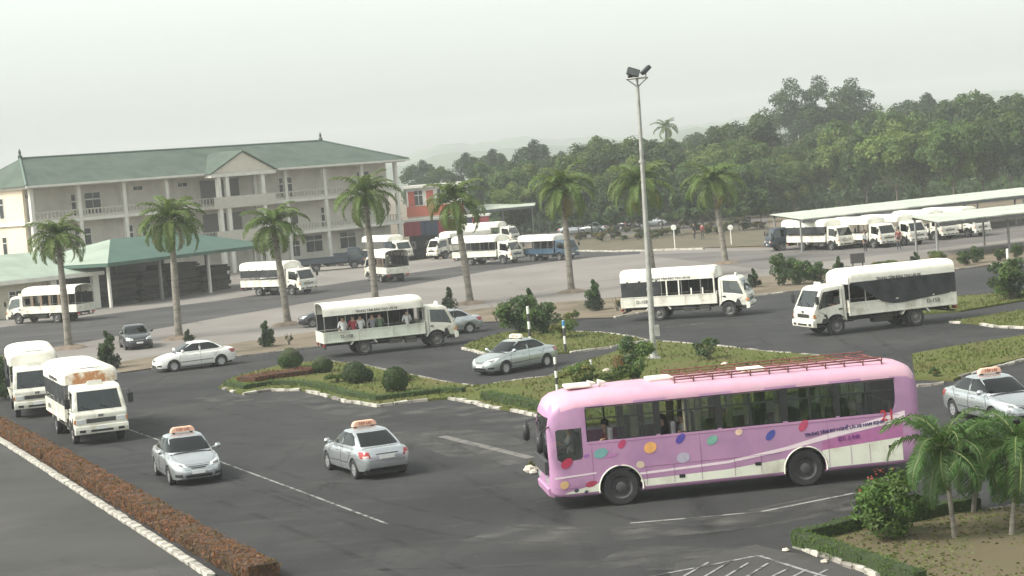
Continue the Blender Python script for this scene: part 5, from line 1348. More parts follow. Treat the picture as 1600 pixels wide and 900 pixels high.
        b = MB(); b.tube([(BL1 - .1, 1.05*sg, 2.3), (BL1 + .18, 1.28*sg, 2.2), (BL1 + .22, 1.32*sg, 2.05)], .018, 6); b.lathe([(.03, -.24), (.09, -.2), (.1, 0), (.09, .2), (.03, .24)], 'z', 10, (BL1 + .22, 1.32*sg, 1.88)); b.build('mirror', black_p, t, 60)
        b = MB(); b.box(BL1 - .06, BL1 + .02, min(.55*sg, .9*sg), max(.55*sg, .9*sg), .72, .92); bevel_mesh(b.mesh(), .02); b.build('headlight', lamp_w, t)
        b = MB(); b.box(BL0 - .02, BL0 + .06, min(.75*sg, .98*sg), max(.75*sg, .98*sg), .8, 1.25); b.build('tail_light', lamp_r, t)
        for a_, c_ in ((1032, 1038), (1128, 1134), (1231, 1238), (1315, 1321)):
            b = MB(); b.box(X(c_) - .03, X(a_) + .03, min(1.165*sg, 1.192*sg), max(1.165*sg, 1.192*sg), WB + .004, WT + .02); b.build('window_pillar', black_p, t)
        # panel seams
        b = MB()
        for px in (1012, 1055, 1098, 1150, 1192, 1300, 1335, 1365): b.tube([(X(px), 1.2075*sg, .5), (X(px), 1.2065*sg, 1.0)] + ([(X(px), 1.203*sg, 1.5), (X(px), 1.192*sg, 1.78)] if px in (1098, 1300) else []), .0055, 4)
        b.tube([(X(1000), 1.204*sg, 1.0), (X(1225), 1.204*sg, 1.0)], .005, 4); b.tube([(X(1415), 1.2*sg, 1.74), (X(925), 1.195*sg, 1.745)], .007, 4); b.tube([(X(870), 1.203*sg, .62), (X(930), 1.203*sg, .62), (X(930), 1.203*sg, 2.3)], .006, 4)
        b.build('panel_seam', mat('seam', (.28, .12, .22), var=.1), t)
    b = MB(); b.prism([(BL1 - .12, .36), (BL1 + .03, .42), (BL1 + .05, .6), (BL1 - .05, .66)], 'y', -.98, .98); b.build('front_bumper', pink, t)
    # running gear, inside
    for x in (2.55, -2.55):
        for y, sg in ((1.04, 1), (-1.04, -1)): wheel_parts(t, x, y, .50, .27, mat('bus_rim', (.06, .058, .06), rough=.7, var=.3), sg)
    b = MB(); b.box(BL0 + .3, BL1 - .3, -.8, .8, .42, .85); b.tube([(2.55, -1, .5), (2.55, 1, .5)], .08, 8); b.tube([(-2.55, -1, .5), (-2.55, 1, .5)], .1, 8); b.build('underframe', chassis_m, t)
    b = MB(); b.box(BL0 + .1, BL1 - .15, -1.12, 1.12, .95, 1.0); b.build('floor', inside, t)
    sm = MB(); sm.box(-.22, .22, -.48, .48, 1.0, 1.42); sm.box(-.30, -.16, -.48, -.02, 1.4, 2.12); sm.box(-.30, -.16, .02, .48, 1.4, 2.12)
    sme = bevel_mesh(sm.mesh('seat', seat_m), .04, 2)
    for i in range(10):
        for y in (.64, -.64):
            if i == 0 and y < 0: continue
            obj('seat', sme, t, (2.95 - i*.86, y, 0))
    b = MB(); b.box(3.6, 3.95, .35, .8, 1.0, 1.4); b.box(3.5, 3.62, .35, .8, 1.35, 2.0); b.box(4.25, 4.55, -1, 1, 1.0, 1.35); b.build('driver_seat', inside, t)
    for k, px in enumerate((1000, 1082, 1100, 1150, 1178, 1226, 1300, 1345)):
        for sg in (1, -1):
            b = MB(); x = X(px); n = 9; rows = []
            for z in (WB + .02, WT - .03): rows.append([(x + .22*(i/(n-1) - .5), (1.06 + .022*math.sin(i*2.4))*sg, z) for i in range(n)])
            b.rings(rows, cap=False, close=False); b.build('curtain', curtain_m, t)
    # roof: hatches, horns, rack
    for px, w_ in ((925, .26), (1055, .30), (1203, .34)):
        x = X(px); b = MB(); b.box(x - .34, x + .34, -.36, .36, 3.165, 3.25); me = bevel_mesh(b.mesh('roof_hatch', mat('hatch', (.70, .67, .56), rough=.6, var=.12)), .03, 2); obj('roof_hatch', me, t)
    for px in (946, 962):
        b = MB(); x = X(px); b.lathe([(.02, -.12), (.05, -.05), (.1, .1), (.02, .11)], 'x', 10, (x, .25, 3.26)); b.box(x - .04, x + .04, .2, .3, 3.15, 3.24); b.build('air_horn', white_c, t, 50)
    xa, xb = X(1400), X(1070)
    for y in (-.86, -.3, .3, .86):
        for z in ((3.21, 3.29) if abs(y) > .5 else (3.21,)):
            b = MB(); b.tube([(xa, y, z), (xb, y, z)], .02, 6); b.build('rack_rail', rack_m, t)
    for i in range(12):
        x = xa + (xb - xa)*i/11; b = MB(); b.tube([(x, -.86, 3.29), (x, -.88, 3.21), (x, .88, 3.21), (x, .86, 3.29)], .018, 6)
        for sg in (1, -1): b.tube([(x, .8*sg, 3.21), (x, .9*sg, 3.02)], .02, 5); b.box(x - .06, x + .06, min(.9*sg, .98*sg), max(.9*sg, .98*sg), 2.97, 3.03)
        b.build('rack_bar', rack_m, t)
    return t
# ------------------------------------------------------------------ placing the vehicles
bc, brz = wheel_pose(G(972, 790), G(1262, 760), 1, 2.3)
BUS = make_bus(bc, brz)
BT = Matrix.Translation(bc) @ Matrix.Rotation(brz, 4, 'Z')
def on_bus(x, y, z): return BT @ Vector((x, y, z))
person('lean', 'maroon', on_bus(2.75, .55, .98), brz, 'bus passenger in maroon leaning an arm out of the front window')
person('sit', 'black', on_bus(1.2, .62, .98), brz, 'bus passenger in black seated by the second window')
person('lean', 'white', on_bus(.62, .50, .98), brz, 'bus passenger in white with an arm out of the second window')
person('sit', 'black', on_bus(-.6, .62, .98), brz, 'dark-clothed bus passenger seated by the middle window')
person('drive', 'grey', on_bus(3.75, .56, .95), brz, 'bus driver in grey behind the small front window')

def place_lorry(front, rear, side, label, **kw):
    c, rz = wheel_pose(G(*front), G(*rear), side, 1.95)
    return lorry(c, rz, label, kw.pop('group', 'white covered lorries'), **kw), c, rz
def facing(px, deg): return G(*px), R(deg)
L4, c4, r4 = place_lorry((697, 541), (557, 556), -1, 'white covered lorry with open sides carrying seated passengers', panel=mint_p, side_l='full')
M4 = Matrix.Translation(c4) @ Matrix.Rotation(r4, 4, 'Z')
for x, sh, lb in ((-3.0, 'white', 'passenger in white at the tail of the open lorry'), (-2.45, 'red', 'passenger in red beside the white-shirted one in open lorry'), (-2.05, 'white', 'passenger in white between red shirt and grey shirt in open lorry'), (-1.4, 'grey', 'passenger in grey on the open lorry bench'),
                  (-1.0, 'green', 'passenger in green on the open lorry bench'), (.5, 'white', 'passenger in white near the front of the open lorry')):
    person('sit', sh, M4 @ Vector((x, -.72, .90)), r4 - pi/2 + .5 if False else r4 + pi/2, lb, 'lorry passengers')
place_lorry((1141, 495), (1030, 501), -1, 'white covered lorry with white window posts and short dark curtain', side_r='rear', side_l='full', driver=('maroon', 'driver in maroon inside the lorry with window posts'))
place_lorry((1304, 524), (1434, 509), 1, 'white covered lorry with long grey tarpaulin hanging down its side', side_l='tarp', side_r='full', s=1.07, driver=('red', 'driver in red at the open cab window of the tarpaulin lorry'))
c, rz = G(468, 462), R(-14)
place_lorry((470, 464), (432, 470), -1, 'white covered lorry with plain box sides and low grey strip', side_r='strip', sign=False) if False else lorry(G(441, 462) + Vector((0, 1.2, 0)), R(-40), 'white covered lorry with plain box sides passing the pavilion', 'white covered lorries', side_r='strip', text=False)
lorry(G(601, 441) + Vector((0, 1.6, 0)), R(110), 'white covered lorry seen from its dark open tail', 'white covered lorries', side_l='arches', side_r='full', text=False)
lorry(G(770, 414) + Vector((0, 1.5, 0)), R(-38), 'white covered lorry with short canopy driving past the red awning', 'white covered lorries', text=False, panel=mint_p, side_l='full')
lorry(G(66, 506) + Vector((0, 1.4, 0)), R(152), 'white covered lorry with brown slatted windows leaving by the annex', 'white covered lorries', side_l='arches', side_r='full', text=False)
def nose(pl_, pr_, deg): m_ = (G(*pl_) + G(*pr_)) / 2; return m_ - 2.0 * Vector((cos(R(deg)), sin(R(deg)), 0))
lorry(nose((122, 693), (186, 685), -69), R(-69), 'white lorry with rust-stained canopy front leading on the road', 'white covered lorries', canopy='rust', side_r='strip', text=True)
lorry(nose((33, 652), (87, 645), -74), R(-74), 'white covered lorry following behind the rust-stained one', 'white covered lorries', canopy='plain', text=True, side_r='tarp')
lorry(G(864, 408) + Vector((0, 1.4, 0)), R(-46), 'blue lorry with pale rounded canopy beside the trees', None, side_l='full', paint=blue_p, panel=blue_p, text=False, sign=False, name='blue_lorry', s=.88)
# parked before the building and yard
lorry(G(606, 412) + Vector((0, 6, 0)), R(-55), 'white lorry parked at the building corner behind another tail', 'parked lorries by the building', text=False)
lorry(G(520, 424) + Vector((0, 3, 0)), R(8), 'slate blue flatbed lorry parked before the building, first', 'slate flatbed lorries by the building', paint=grey_bl, panel=grey_bl, bed='flat', text=False, sign=False, name='flatbed_lorry')
lorry(G(574, 417) + Vector((0, 8, 0)), R(8), 'slate blue flatbed lorry parked at the balcony corner', 'slate flatbed lorries by the building', paint=grey_bl, panel=grey_bl, bed='flat', text=False, sign=False, name='flatbed_lorry')
lorry(G(712, 404) + Vector((0, 3, 0)), R(215), 'white lorry parked half behind a palm by the red awning', 'parked lorries by the building', text=False)
lorry(G(772, 386) + Vector((0, 4, 0)), R(-30), 'white lorry with dark open sides parked beneath the pale shed', 'parked lorries by the building', text=False)
sh = [(1246, 388, 0, 'dark-cabbed lorry with white sides parked at the shed end', 'full'), (1312, 389, -58, 'white covered lorry parked at the shed beside its corner post', 'strip'), (1378, 386, -62, 'white lorry nosing from the shed beside the man in white', 'open'), (1424, 382, -62, 'white lorry nosing from the shed beside the person in dark red', 'open'),
      (1472, 374, -60, 'white lorry under the lower shed roof, nose out', 'open'), (1523, 369, -60, 'white lorry under the lower shed roof, last in line', 'open')]
for px, py, dg, lb, st in sh:
    p = G(px, py); a = R(dg) if dg else R(-172)
    d = Vector((cos(a), sin(a), 0))
    lorry(p - d*(2.2 if dg else 0) + Vector((0, -1.2, 0)), a, lb, 'lorries parked in the shed', text=False, side_r=st, side_l=st, sign=False, s=.92, **({} if dg else dict(paint=grey_bl, panel=white_p)))

def place_car(front, rear, side, label, paint, **kw):
    c, rz = wheel_pose(G(*front), G(*rear), side, 1.62); return car(c, rz, label, kw.pop('group', None), paint, **kw)
place_car((790, 585.5), (857, 573.5), 1, 'silver saloon with cream roof sign crossing between the lawn islands', silver2, sign='cream')
place_car((274, 581), (346, 572.5), 1, 'white saloon car driving along the conical shrub verge', carwhite)
c1, _ = wheel_pose(G(270.5, 759), G(243.3, 744.2), 1, 0)
car(G(309, 754) + Vector((-.55, 1.35, 0)), R(-70), 'silver saloon with salmon roof sign coming forward ahead of the lorry', None, silver, sign='salmon')
car(G(584, 745) + Vector((-.35, 1.3, 0)), R(114), 'silver saloon with salmon roof sign seen from behind', None, silver, sign='salmon')
place_car((1558, 668), (1484, 652), -1, 'silver saloon with salmon roof sign beyond the young palms', silver, sign='salmon')
car(G(722, 523) + Vector((-1.0, .9, 0)), R(197), 'silver saloon half hidden behind the open lorry cab', None, silver)
car(G(203, 548) + Vector((0, 2.0, 0)), R(-72), 'black car facing forward beside the dark conical shrub', None, carblack, wheelm=steel)
car(G(488, 512) + Vector((1.2, .9, 0)), R(188), 'black car mostly hidden behind the open lorry tail', None, carblack, wheelm=steel)
fc = [(903, 371, 'white'), (935, 369, 'silver'), (1028, 358, 'pale'), (968, 364, 'grey')]  # darker paints carry the shade under the trees in their colour
for i, (px, py, k) in enumerate(fc):
    p = G(px, py); car(p + Vector((0, 10, 0)), R(-10 + 160*(i % 2)), {'white': 'white car with tree shade in its silver paint, parked far away', 'silver': 'silver car parked under the trees beside a paler one', 'pale': 'pale car parked far behind the white sign posts', 'grey': 'dark car parked under the trees past the silver one'}[k], 'cars parked under the trees', {'white': silver, 'silver': silver2, 'pale': silver, 'grey': carblack}[k])
person('stand', 'white', G(1352, 393), R(-60), 'man in white shirt and dark trousers standing before the shed lorries')
person('stand', 'maroon', G(1405, 390), R(-100), 'person in dark red standing between two parked shed lorries')
person('stand', 'black', G(1085, 374), R(-40), 'person in dark clothes standing by the planting bed trees', 'people by the planting bed')
person('stand', 'maroon', G(1098, 375), R(60), 'person in maroon beside the dark-clothed one at the planting bed', 'people by the planting bed')
# ------------------------------------------------------------------ buildings
wall_m = mat('wall_cream', (.60, .565, .505), rough=.9, var=.12, scale=.5, detail=8)
wall_e = mat('wall_end', (.66, .57, .44), rough=.9, var=.1, scale=.5)  # sunlight on the end wall is put into this warmer, lighter cream
trim_w = mat('trim_white', (.66, .64, .58), rough=.8, var=.1, scale=1)
roof_g = mat('roof_green', (.088, .115, .092), rough=.85, var=.2, scale=.5, col2=(.07, .092, .075), spec=.2)
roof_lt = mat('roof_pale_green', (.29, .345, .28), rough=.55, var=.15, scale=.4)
roof_teal = mat('roof_teal', (.045, .095, .072), rough=.6, var=.15, scale=.5)
pane_d = mat('pane_dark', (.03, .035, .04), rough=.15, var=.2, spec=.6)
rail_m = mat('balcony_rail', (.50, .47, .41), rough=.85, var=.1)
weather(wall_m, [((.6, .6, .12), 0, (.42, .38, .33), .52, .72, .6), ((.25, .25, .25), 0, (.54, .49, .42), .5, .7, .5)])
weather(roof_g, [((.12, .4, .4), 0, (.055, .07, .06), .5, .7, .6), ((1.5, .3, .3), .6, (.11, .135, .11), .55, .72, .5)])
weather(roof_lt, [((.5, .5, .5), .3, (.2, .24, .2), .5, .72, .6)])
A0 = G(130, 454); B0 = G(635, 393)
dF = (B0 - A0).normalized(); nF = Vector((dF.y, -dF.x, 0))      # nF points to the camera side
def s_of(px):   # facade coordinate seen at a photo column (half-way up the wall)
    py = 300 - (px - 0) * .03
    d = ray(px, py); den = d.x * dF.y - d.y * dF.x
    t = (A0.x * dF.y - A0.y * dF.x) / den
    return (Vector((d.x * t, d.y * t, 0)) - A0).dot(dF)
s0, s1 = s_of(44), s_of(622)
OB = A0 + dF * s0; LB = s1 - s0; DB = 11.0
bld = thing('three_storey_building', 'three-storey cream building with balconies and green hipped roof', 'building', OB, math.atan2(dF.y, dF.x))
S = lambda px: s_of(px) - s0
Z2, Z3, ZE = 3.8, 7.6, 11.3
# local: x along facade, -y to the camera, +y into the building; columns stand at y=0, main wall at y=2.0
b = MB(); b.box(0, LB, 2.0, DB, 0, ZE); b.build('wall', wall_m, bld)
b = MB(); b.box(-.35, -.002, .6, DB - .6, 0, ZE - .05); b.build('end_wall', wall_e, bld)
for k, z in enumerate((Z2, Z3)):
    b = MB(); b.box(-.2, LB + .25, -.25, 2.0, z - .32, z); b.build('balcony_slab', trim_w, bld)
    b = MB(); b.box(0, LB, -.16, -.04, z + .0, z + .28); b.box(0, LB, -.2, 0, z + .82, z + .95)
    n = int(LB / .45)
    for i in range(n): b.box(i*.45 + .1, i*.45 + .22, -.15, -.05, z + .28, z + .82)
    b.build('balustrade', rail_m, bld)
cols = [44, 121, 192, 259, 397, 445, 506, 565, 618]
for px in cols:
    x = min(max(S(px), .2), LB - .2)
    for z0, z1 in ((0, Z2 - .325), (Z2 + .004, Z3 - .325), (Z3 + .004, ZE - .3)):
        b = MB(); b.box(x - .2, x + .2, -.24, .16, z0, z1); b.build('column', trim_w, bld)
b = MB(); b.box(-.6, LB + .6, -.9, DB + .6, ZE - .3, ZE); b.build('eave', trim_w, bld)
zr = ZE + 3.0; xl, xr, yr = S(62) + 1.0, S(545) + 1.0, DB / 2
b = MB(); e = [(-1.0, -1.25, ZE + .004), (LB + 1.0, -1.25, ZE + .004), (LB + 1.0, DB + .9, ZE + .004), (-1.0, DB + .9, ZE + .004)]
xl = max(xl, 3.0); xr = min(xr, LB - 3.0)
b.add(e + [(xl, yr, zr), (xr, yr, zr)], [(0, 1, 5, 4), (1, 2, 5), (2, 3, 4, 5), (3, 0, 4), (0, 3, 2, 1)]); rf = b.build('roof', roof_g, bld)
b = MB()
for a_, c_ in ((e[0], (xl, yr, zr)), (e[1], (xr, yr, zr)), ((xl, yr, zr), (xr, yr, zr))): b.tube([Vector(a_) + Vector((0, 0, .05)), Vector(c_) + Vector((0, 0, .05))], .11, 6)
b.build('ridge_tiles', mat('ridge', (.12, .17, .14), var=.2), rf)
b = MB(); b.box(-1.05, LB + 1.05, -1.3, -1.2, ZE - .22, ZE + .0); b.build('gutter', trim_w, rf)
for x in (xl, xr): b = MB(); b.lathe([(.2, 0), (.25, .3), (.12, .5), (.16, .75), (.02, 1.1)], n=8, c=(x, yr, zr - .05)); b.build('finial', roof_g, rf)
# porch with pediment
p0, p1 = S(320), S(406); pm = (p0 + p1) / 2
b = MB(); b.prism([(p0 - .6, ZE - .1), (p1 + .6, ZE - .1), (pm, ZE + 2.1)], 'y', -2.1, -1.9); b.build('pediment', mat('pediment_cream', (.60, .56, .47), var=.08), bld)
b = MB(); b.add([(p0 - .95, -2.3, ZE - .12), (pm, -2.3, ZE + 2.28), (p1 + .95, -2.3, ZE - .12), (p0 - .95, 3.4, ZE - .05), (pm, 3.4, ZE + 2.32), (p1 + .95, 3.4, ZE - .05), (p0 - .95, -2.3, ZE - .3), (pm, -2.3, ZE + 2.1), (p1 + .95, -2.3, ZE - .3)], [(0, 1, 4, 3), (1, 2, 5, 4), (0, 6, 7, 1), (1, 7, 8, 2)]); b.build('porch_roof', roof_g, bld)
b = MB(); b.box(p0 - .7, p1 + .7, -2.15, -.902, ZE - .55, ZE - .13); b.build('porch_beam', trim_w, bld)
for k, z in enumerate((Z2, Z3)):
    b = MB(); b.box(p0 - .5, p1 + .5, -2.1, -.252, z - .34, z + .02); b.box(p0 - .4, p1 + .4, -2.05, -1.9, z + .02, z + .95); b.build('porch_balcony', rail_m, bld)
for x in (S(325), S(338), S(394)):
    for z0, z1 in ((0, Z2 - .345), (Z2 + .024, Z3 - .345), (Z3 + .024, ZE - .555)):
        b = MB(); b.box(x - .24, x + .24, -2.0, -1.55, z0, z1); b.build('porch_column', trim_w, bld)
b = MB(); b.box(S(330), S(390), 1.93, 1.99, Z3 + .1, Z3 + 2.9); b.box(S(330), S(390), 1.93, 1.99, Z2 + .1, Z2 + 2.9); b.build('stair_shade_panel', mat('stair_shade', (.16, .15, .145), var=.1), bld)  # dark panels on the solid wall, the shaded stairwell painted as colour
def window(x, z, w, h, par, y=2.0, vent=False):
    f = MB(); f.box(x - w/2 - .08, x + w/2 + .08, y - .06, y - .003, z - .08, z + h + .08); fo = f.build('window', trim_w, par)
    n = 1 if w < .7 else 2
    for i in range(n):
        a = x - w/2 + w*i/n; c = x - w/2 + w*(i + 1)/n
        for zz0, zz1 in (((z, z + h),) if vent else ((z, z + h*.66), (z + h*.72, z + h))):
            p = MB(); p.box(a + .04, c - .04, y - .085, y - .065, zz0, zz1); p.build('pane', pane_d, fo)
for px in (160, 463, 585): window(S(px), Z3 + .35, 2.0, 2.2, bld)
for px in (133,): window(S(px), Z3 + .1, 1.1, 2.4, bld)
for px in (232, 302, 57): window(S(px), Z3 + 2.45, 1.3, .4, bld, vent=True)
for px in (468, 140, 580, 300): window(S(px), Z2 + .6, 2.0, 2.0, bld)
for px in (212, 240, 520): window(S(px), Z2 + .1, 1.1, 2.4, bld)
for px in (500, 553): window(S(px), 1.2, 2.6, 1.9, bld)
for px in (420, 470): window(S(px), .9, 1.4, 1.8, bld)
for z in (Z3 + .6, Z2 + .4, .9):
    f = MB(); f.box(-.40, -.352, 4.2, 5.0, z - .06, z + 2.06); fo = f.build('window', trim_w, bld); p = MB(); p.box(-.43, -.402, 4.27, 4.93, z, z + 1.35); p.build('pane', pane_d, fo); p = MB(); p.box(-.43, -.402, 4.27, 4.93, z + 1.45, z + 2.0); p.build('pane', pane_d, fo)
for z in (Z2, Z3): b = MB(); b.box(-.55, -.351, .3, DB - .3, z - .3, z - .05); b.build('string_course', trim_w, bld)

# pavilion with green hipped roof and stacks under it
def local(o, rz): return Matrix.Translation(o) @ Matrix.Rotation(rz, 4, 'Z')
pp = G(174, 481); pr = G(402, 447) - pp; prz = math.atan2(pr.y, pr.x); PL = pr.length
pav = thing('open_pavilion', 'open pavilion with green hipped sheet roof and white posts', 'pavilion', pp, prz)
PD, PE, PR_ = 12.0, 3.9, 5.7
b = MB(); e = [(-1.2, -1.2, PE), (PL + .8, -1.2, PE), (PL + .8, PD, PE), (-1.2, PD, PE)]; r0_, r1_ = (PL*.32, PD*.45, PR_), (PL*.80, PD*.45, PR_)
b.add(e + [r0_, r1_], [(0, 1, 5, 4), (1, 2, 5), (2, 3, 4, 5)]); b.m = 1; b.add(e + [r0_, r1_], [(3, 0, 4)]); b.build('roof', [roof_teal, roof_lt], pav)  # left slope gets the paler green, its sunlit look put into the colour
b = MB(); b.box(-1.2, PL + .8, -1.22, -1.1, PE - .3, PE - .01); b.box(-1.22, -1.1, -1.2, PD, PE - .3, PE - .012); b.build('fascia', roof_teal, pav)
for i, x in enumerate((0, -.01 + PL*.33, PL*.66, PL)):
    for y in (0, PD*.5, PD - .5):
        b = MB(); b.box(x - .11, x + .11, y - .11, y + .11, 0, PE); b.build('post', trim_w if y == 0 and i != 1 else mat('post_grey', (.2, .2, .19)), pav)
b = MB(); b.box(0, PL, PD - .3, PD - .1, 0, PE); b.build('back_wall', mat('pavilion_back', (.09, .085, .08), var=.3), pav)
rr = random.Random(12)
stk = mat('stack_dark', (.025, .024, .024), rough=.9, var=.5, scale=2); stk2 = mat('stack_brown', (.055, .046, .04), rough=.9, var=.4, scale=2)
PM = local(pp, prz)
stl = ['dark stacked boards under the pavilion beside its first white post', 'brown pile of boards under the pavilion behind palm trunk', 'dark heap of tyres and boards under the pavilion middle', 'long low dark pile under the pavilion beside the box lorry']
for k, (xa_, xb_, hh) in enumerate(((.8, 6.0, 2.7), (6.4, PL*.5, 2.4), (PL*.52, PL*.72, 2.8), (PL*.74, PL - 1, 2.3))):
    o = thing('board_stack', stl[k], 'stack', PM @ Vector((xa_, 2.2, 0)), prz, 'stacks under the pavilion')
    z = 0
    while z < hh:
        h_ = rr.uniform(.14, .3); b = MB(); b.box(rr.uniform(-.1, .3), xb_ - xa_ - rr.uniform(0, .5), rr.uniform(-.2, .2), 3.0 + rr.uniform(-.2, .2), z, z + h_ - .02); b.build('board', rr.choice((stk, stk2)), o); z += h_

# low annex with pale roof
ap = G(-30, 503); ar = G(152, 481) - ap; arz = math.atan2(ar.y, ar.x); AL = ar.length
ann = thing('low_annex', 'low cream annex with pale green sheet roof and white fascia', 'building', ap, arz)
b = MB(); b.box(-16, AL - 4.5, 0, 8, 0, 3.0); b.build('wall', mat('annex_wall', (.52, .48, .38), var=.12), ann)
b = MB(); b.add([(-17, -1.0, 3.2), (AL + .4, -1.0, 3.2), (AL - 1.5, 7, 5.2), (-17, 7, 5.2), (AL + .4, 8, 3.2)], [(0, 1, 2, 3), (1, 4, 2)]); b.build('roof', roof_lt, ann)
b = MB(); b.box(-17, AL + .42, -1.08, -.98, 2.85, 3.19); b.build('fascia', trim_w, ann)
for x in (AL - 4.2, AL - .2): b = MB(); b.box(x - .28, x + .28, -.6, -.05, 0, 3.0); b.build('pillar', trim_w, ann)
b = MB(); b.box(AL - 4.4, AL, 1.0, 7.9, 0, 2.9); b.build('recess_block', mat('recess_shade', (.06, .058, .055), var=.2), ann)  # solid block, the shade inside the open bay is put into its colour
b = MB(); b.box(AL - 3.8, AL - .5, -.3, -.2, .5, .62); b.box(AL - 3.8, AL - .5, -.3, -.2, .95, 1.05); b.build('low_fence', trim_w, ann)
window(-4.5, 1.2, 1.2, 1.2, ann, y=0.0); window(AL - 7.5, 1.2, 1.2, 1.0, ann, y=0.0)

# red and white building with coloured awning
rp = G(632, 398) + Vector((0, 16, 0)); redb = thing('red_white_building', 'small red and white building with red and blue awning', 'building', rp, R(-4))
b = MB(); b.box(0, 7, 0, 9, 0, 7.6); b.build('wall', mat('wall_white', (.62, .6, .56), var=.1), redb)
b = MB(); b.box(-.1, 7.1, -.12, -.003, 4.0, 5.3); b.build('red_band', mat('wall_red', (.42, .115, .07), var=.12), redb)
b = MB(); b.box(-.3, 7.3, -.4, 9.3, 7.6, 7.95); b.build('parapet', trim_w, redb)
for x in (1.5, 4.4): window(x, 5.45, 1.1, 1.8, redb, y=0.0)
b = MB(); b.box(.2, 1.0, -.1, -.003, 5.35, 7.2); b.box(2.5, 3.4, -.1, -.003, 5.35, 7.2); b.build('red_panel', mat('panel_red', (.34, .07, .05), var=.12), redb)
b = MB(); b.box(-.4, 10.5, -3.4, 0, 3.5, 3.75); b.build('canopy_slab', trim_w, redb)
for i, cl in enumerate(((.30, .035, .05), (.045, .06, .11), (.30, .035, .05), (.05, .06, .10), (.28, .04, .05))):
    b = MB(); x0 = -.3 + i*2.15; n = 7
    b.rings([[(x0 + 2.12*k/(n-1), -3.3 + .05*math.sin(k*2.5), z) for k in range(n)] for z in (3.5, 2.5, 1.7)], cap=False, close=False); b.build('awning_curtain', mat('awning_%d' % (i % 2 * 10 + int(cl[0]*100)), cl, rough=.8, var=.2), redb)
b = MB(); b.box(0, 10, -.6, -.3, 0, 3.4); b.build('shopfront', mat('shop_dark', (.035, .035, .04), var=.3), redb)
for i in range(4):
    p = rp + Matrix.Rotation(R(-4), 3, 'Z') @ Vector((.8 + i*1.9, -3.0, 0))
    o = thing('stool_stack', ['pale stacked crates under the red awning, beside the building corner', 'pale stacked crates under the blue awning panel', 'pale crates under the second red awning panel', 'pale crates under the last awning panel'][i], 'crates', p, .4*i, 'crates under the awning')
    for k in range(3): b = MB(); b.box(-.25, .25, -.2, .2, k*.34, k*.34 + .31); b.build('crate', mat('crate_grey', (.2, .2, .21), var=.2), o)

# sheds: thin pitched sheet roof on posts
def shed(name, label, fl, fr, depth, ze, zr_, posts, mt=None, x0=-.5):
    """mono-pitch sheet roof rising to the back, on two rows of posts; the left end is skewed like the yard"""
    o = fl; v = fr - fl; L = v.length; rz = math.atan2(v.y, v.x)
    t = thing(name, label, 'shed', (o.x, o.y, 0), rz); sk = depth * .62
    n = int(L / 1.1); th = .07
    for i in range(n):
        xa_, xb_ = -.4 + (L + .4) * i / n, -.4 + (L + .4) * (i + 1) / n - .015
        b = MB(); b.add([(xa_, -.8, ze), (xb_, -.8, ze), (xb_ + sk, depth, zr_), (xa_ + sk, depth, zr_), (xa_, -.8, ze - th), (xb_, -.8, ze - th), (xb_ + sk, depth, zr_ - th), (xa_ + sk, depth, zr_ - th)],
                    [(0, 1, 2, 3), (4, 7, 6, 5), (0, 4, 5, 1), (1, 5, 6, 2), (2, 6, 7, 3), (3, 7, 4, 0)]); q = b.build('roof_sheet', mt or roof_shed, t); q.location.z = .012 * (i % 2)
    for y, z in ((-.7, ze), (depth - .3, zr_)):
        b = MB(); b.box(-.4 + (sk if y > 0 else 0), L + (sk if y > 0 else 0), y - .07, y + .07, z - .34, z - .10); b.build('beam', mat('shed_beam', (.12, .12, .12), var=.2), t)
    for i in range(posts):
        x = L * i / (posts - 1)
        for y, z in ((0, ze), (depth - .3, zr_)): b = MB(); b.tube([(x + sk * (y / depth), y, 0), (x + sk * (y / depth), y, z - .1)], .09, 8); b.build('post', mat('shed_post', (.22, .22, .21), var=.2), t)
        b = MB(); b.tube([(x, -.6, ze - .2), (x + sk, depth - .3, zr_ - .2)], .05, 6); b.build('truss', mat('shed_beam', (.12, .12, .12)), t)
    return t
roof_shed = mat('roof_shed', (.43, .46, .39), rough=.6, var=.12, scale=.4, col2=(.35, .37, .31))
def elev(px, py, z): # ground point of a thing whose top at height z is seen at px,py
    d = ray(px, py); t = (z - CAM_H) / d.z; return Vector((d.x*t, d.y*t, 0))
shed('lorry_shed', 'long lorry shed with pale sheet roof before the wood', elev(1250, 342, 2.85), elev(1660, 297, 2.85), 11.0, 2.85, 3.0, 6, x0=-1.5)
shed('lorry_shed', 'nearer pale-roofed shed covering the last white lorries', elev(1462, 346, 2.85), elev(1680, 322, 2.85), 8.0, 2.85, 3.0, 3, x0=-1.0)
sp_ = G(742, 384) + Vector((0, 6, 0)); shed('parking_shed', 'small pale-roofed shed behind the white lorries by the awning', sp_, sp_ + Vector((7.5, 3.5, 0)), 7, 4.2, 4.7, 3)
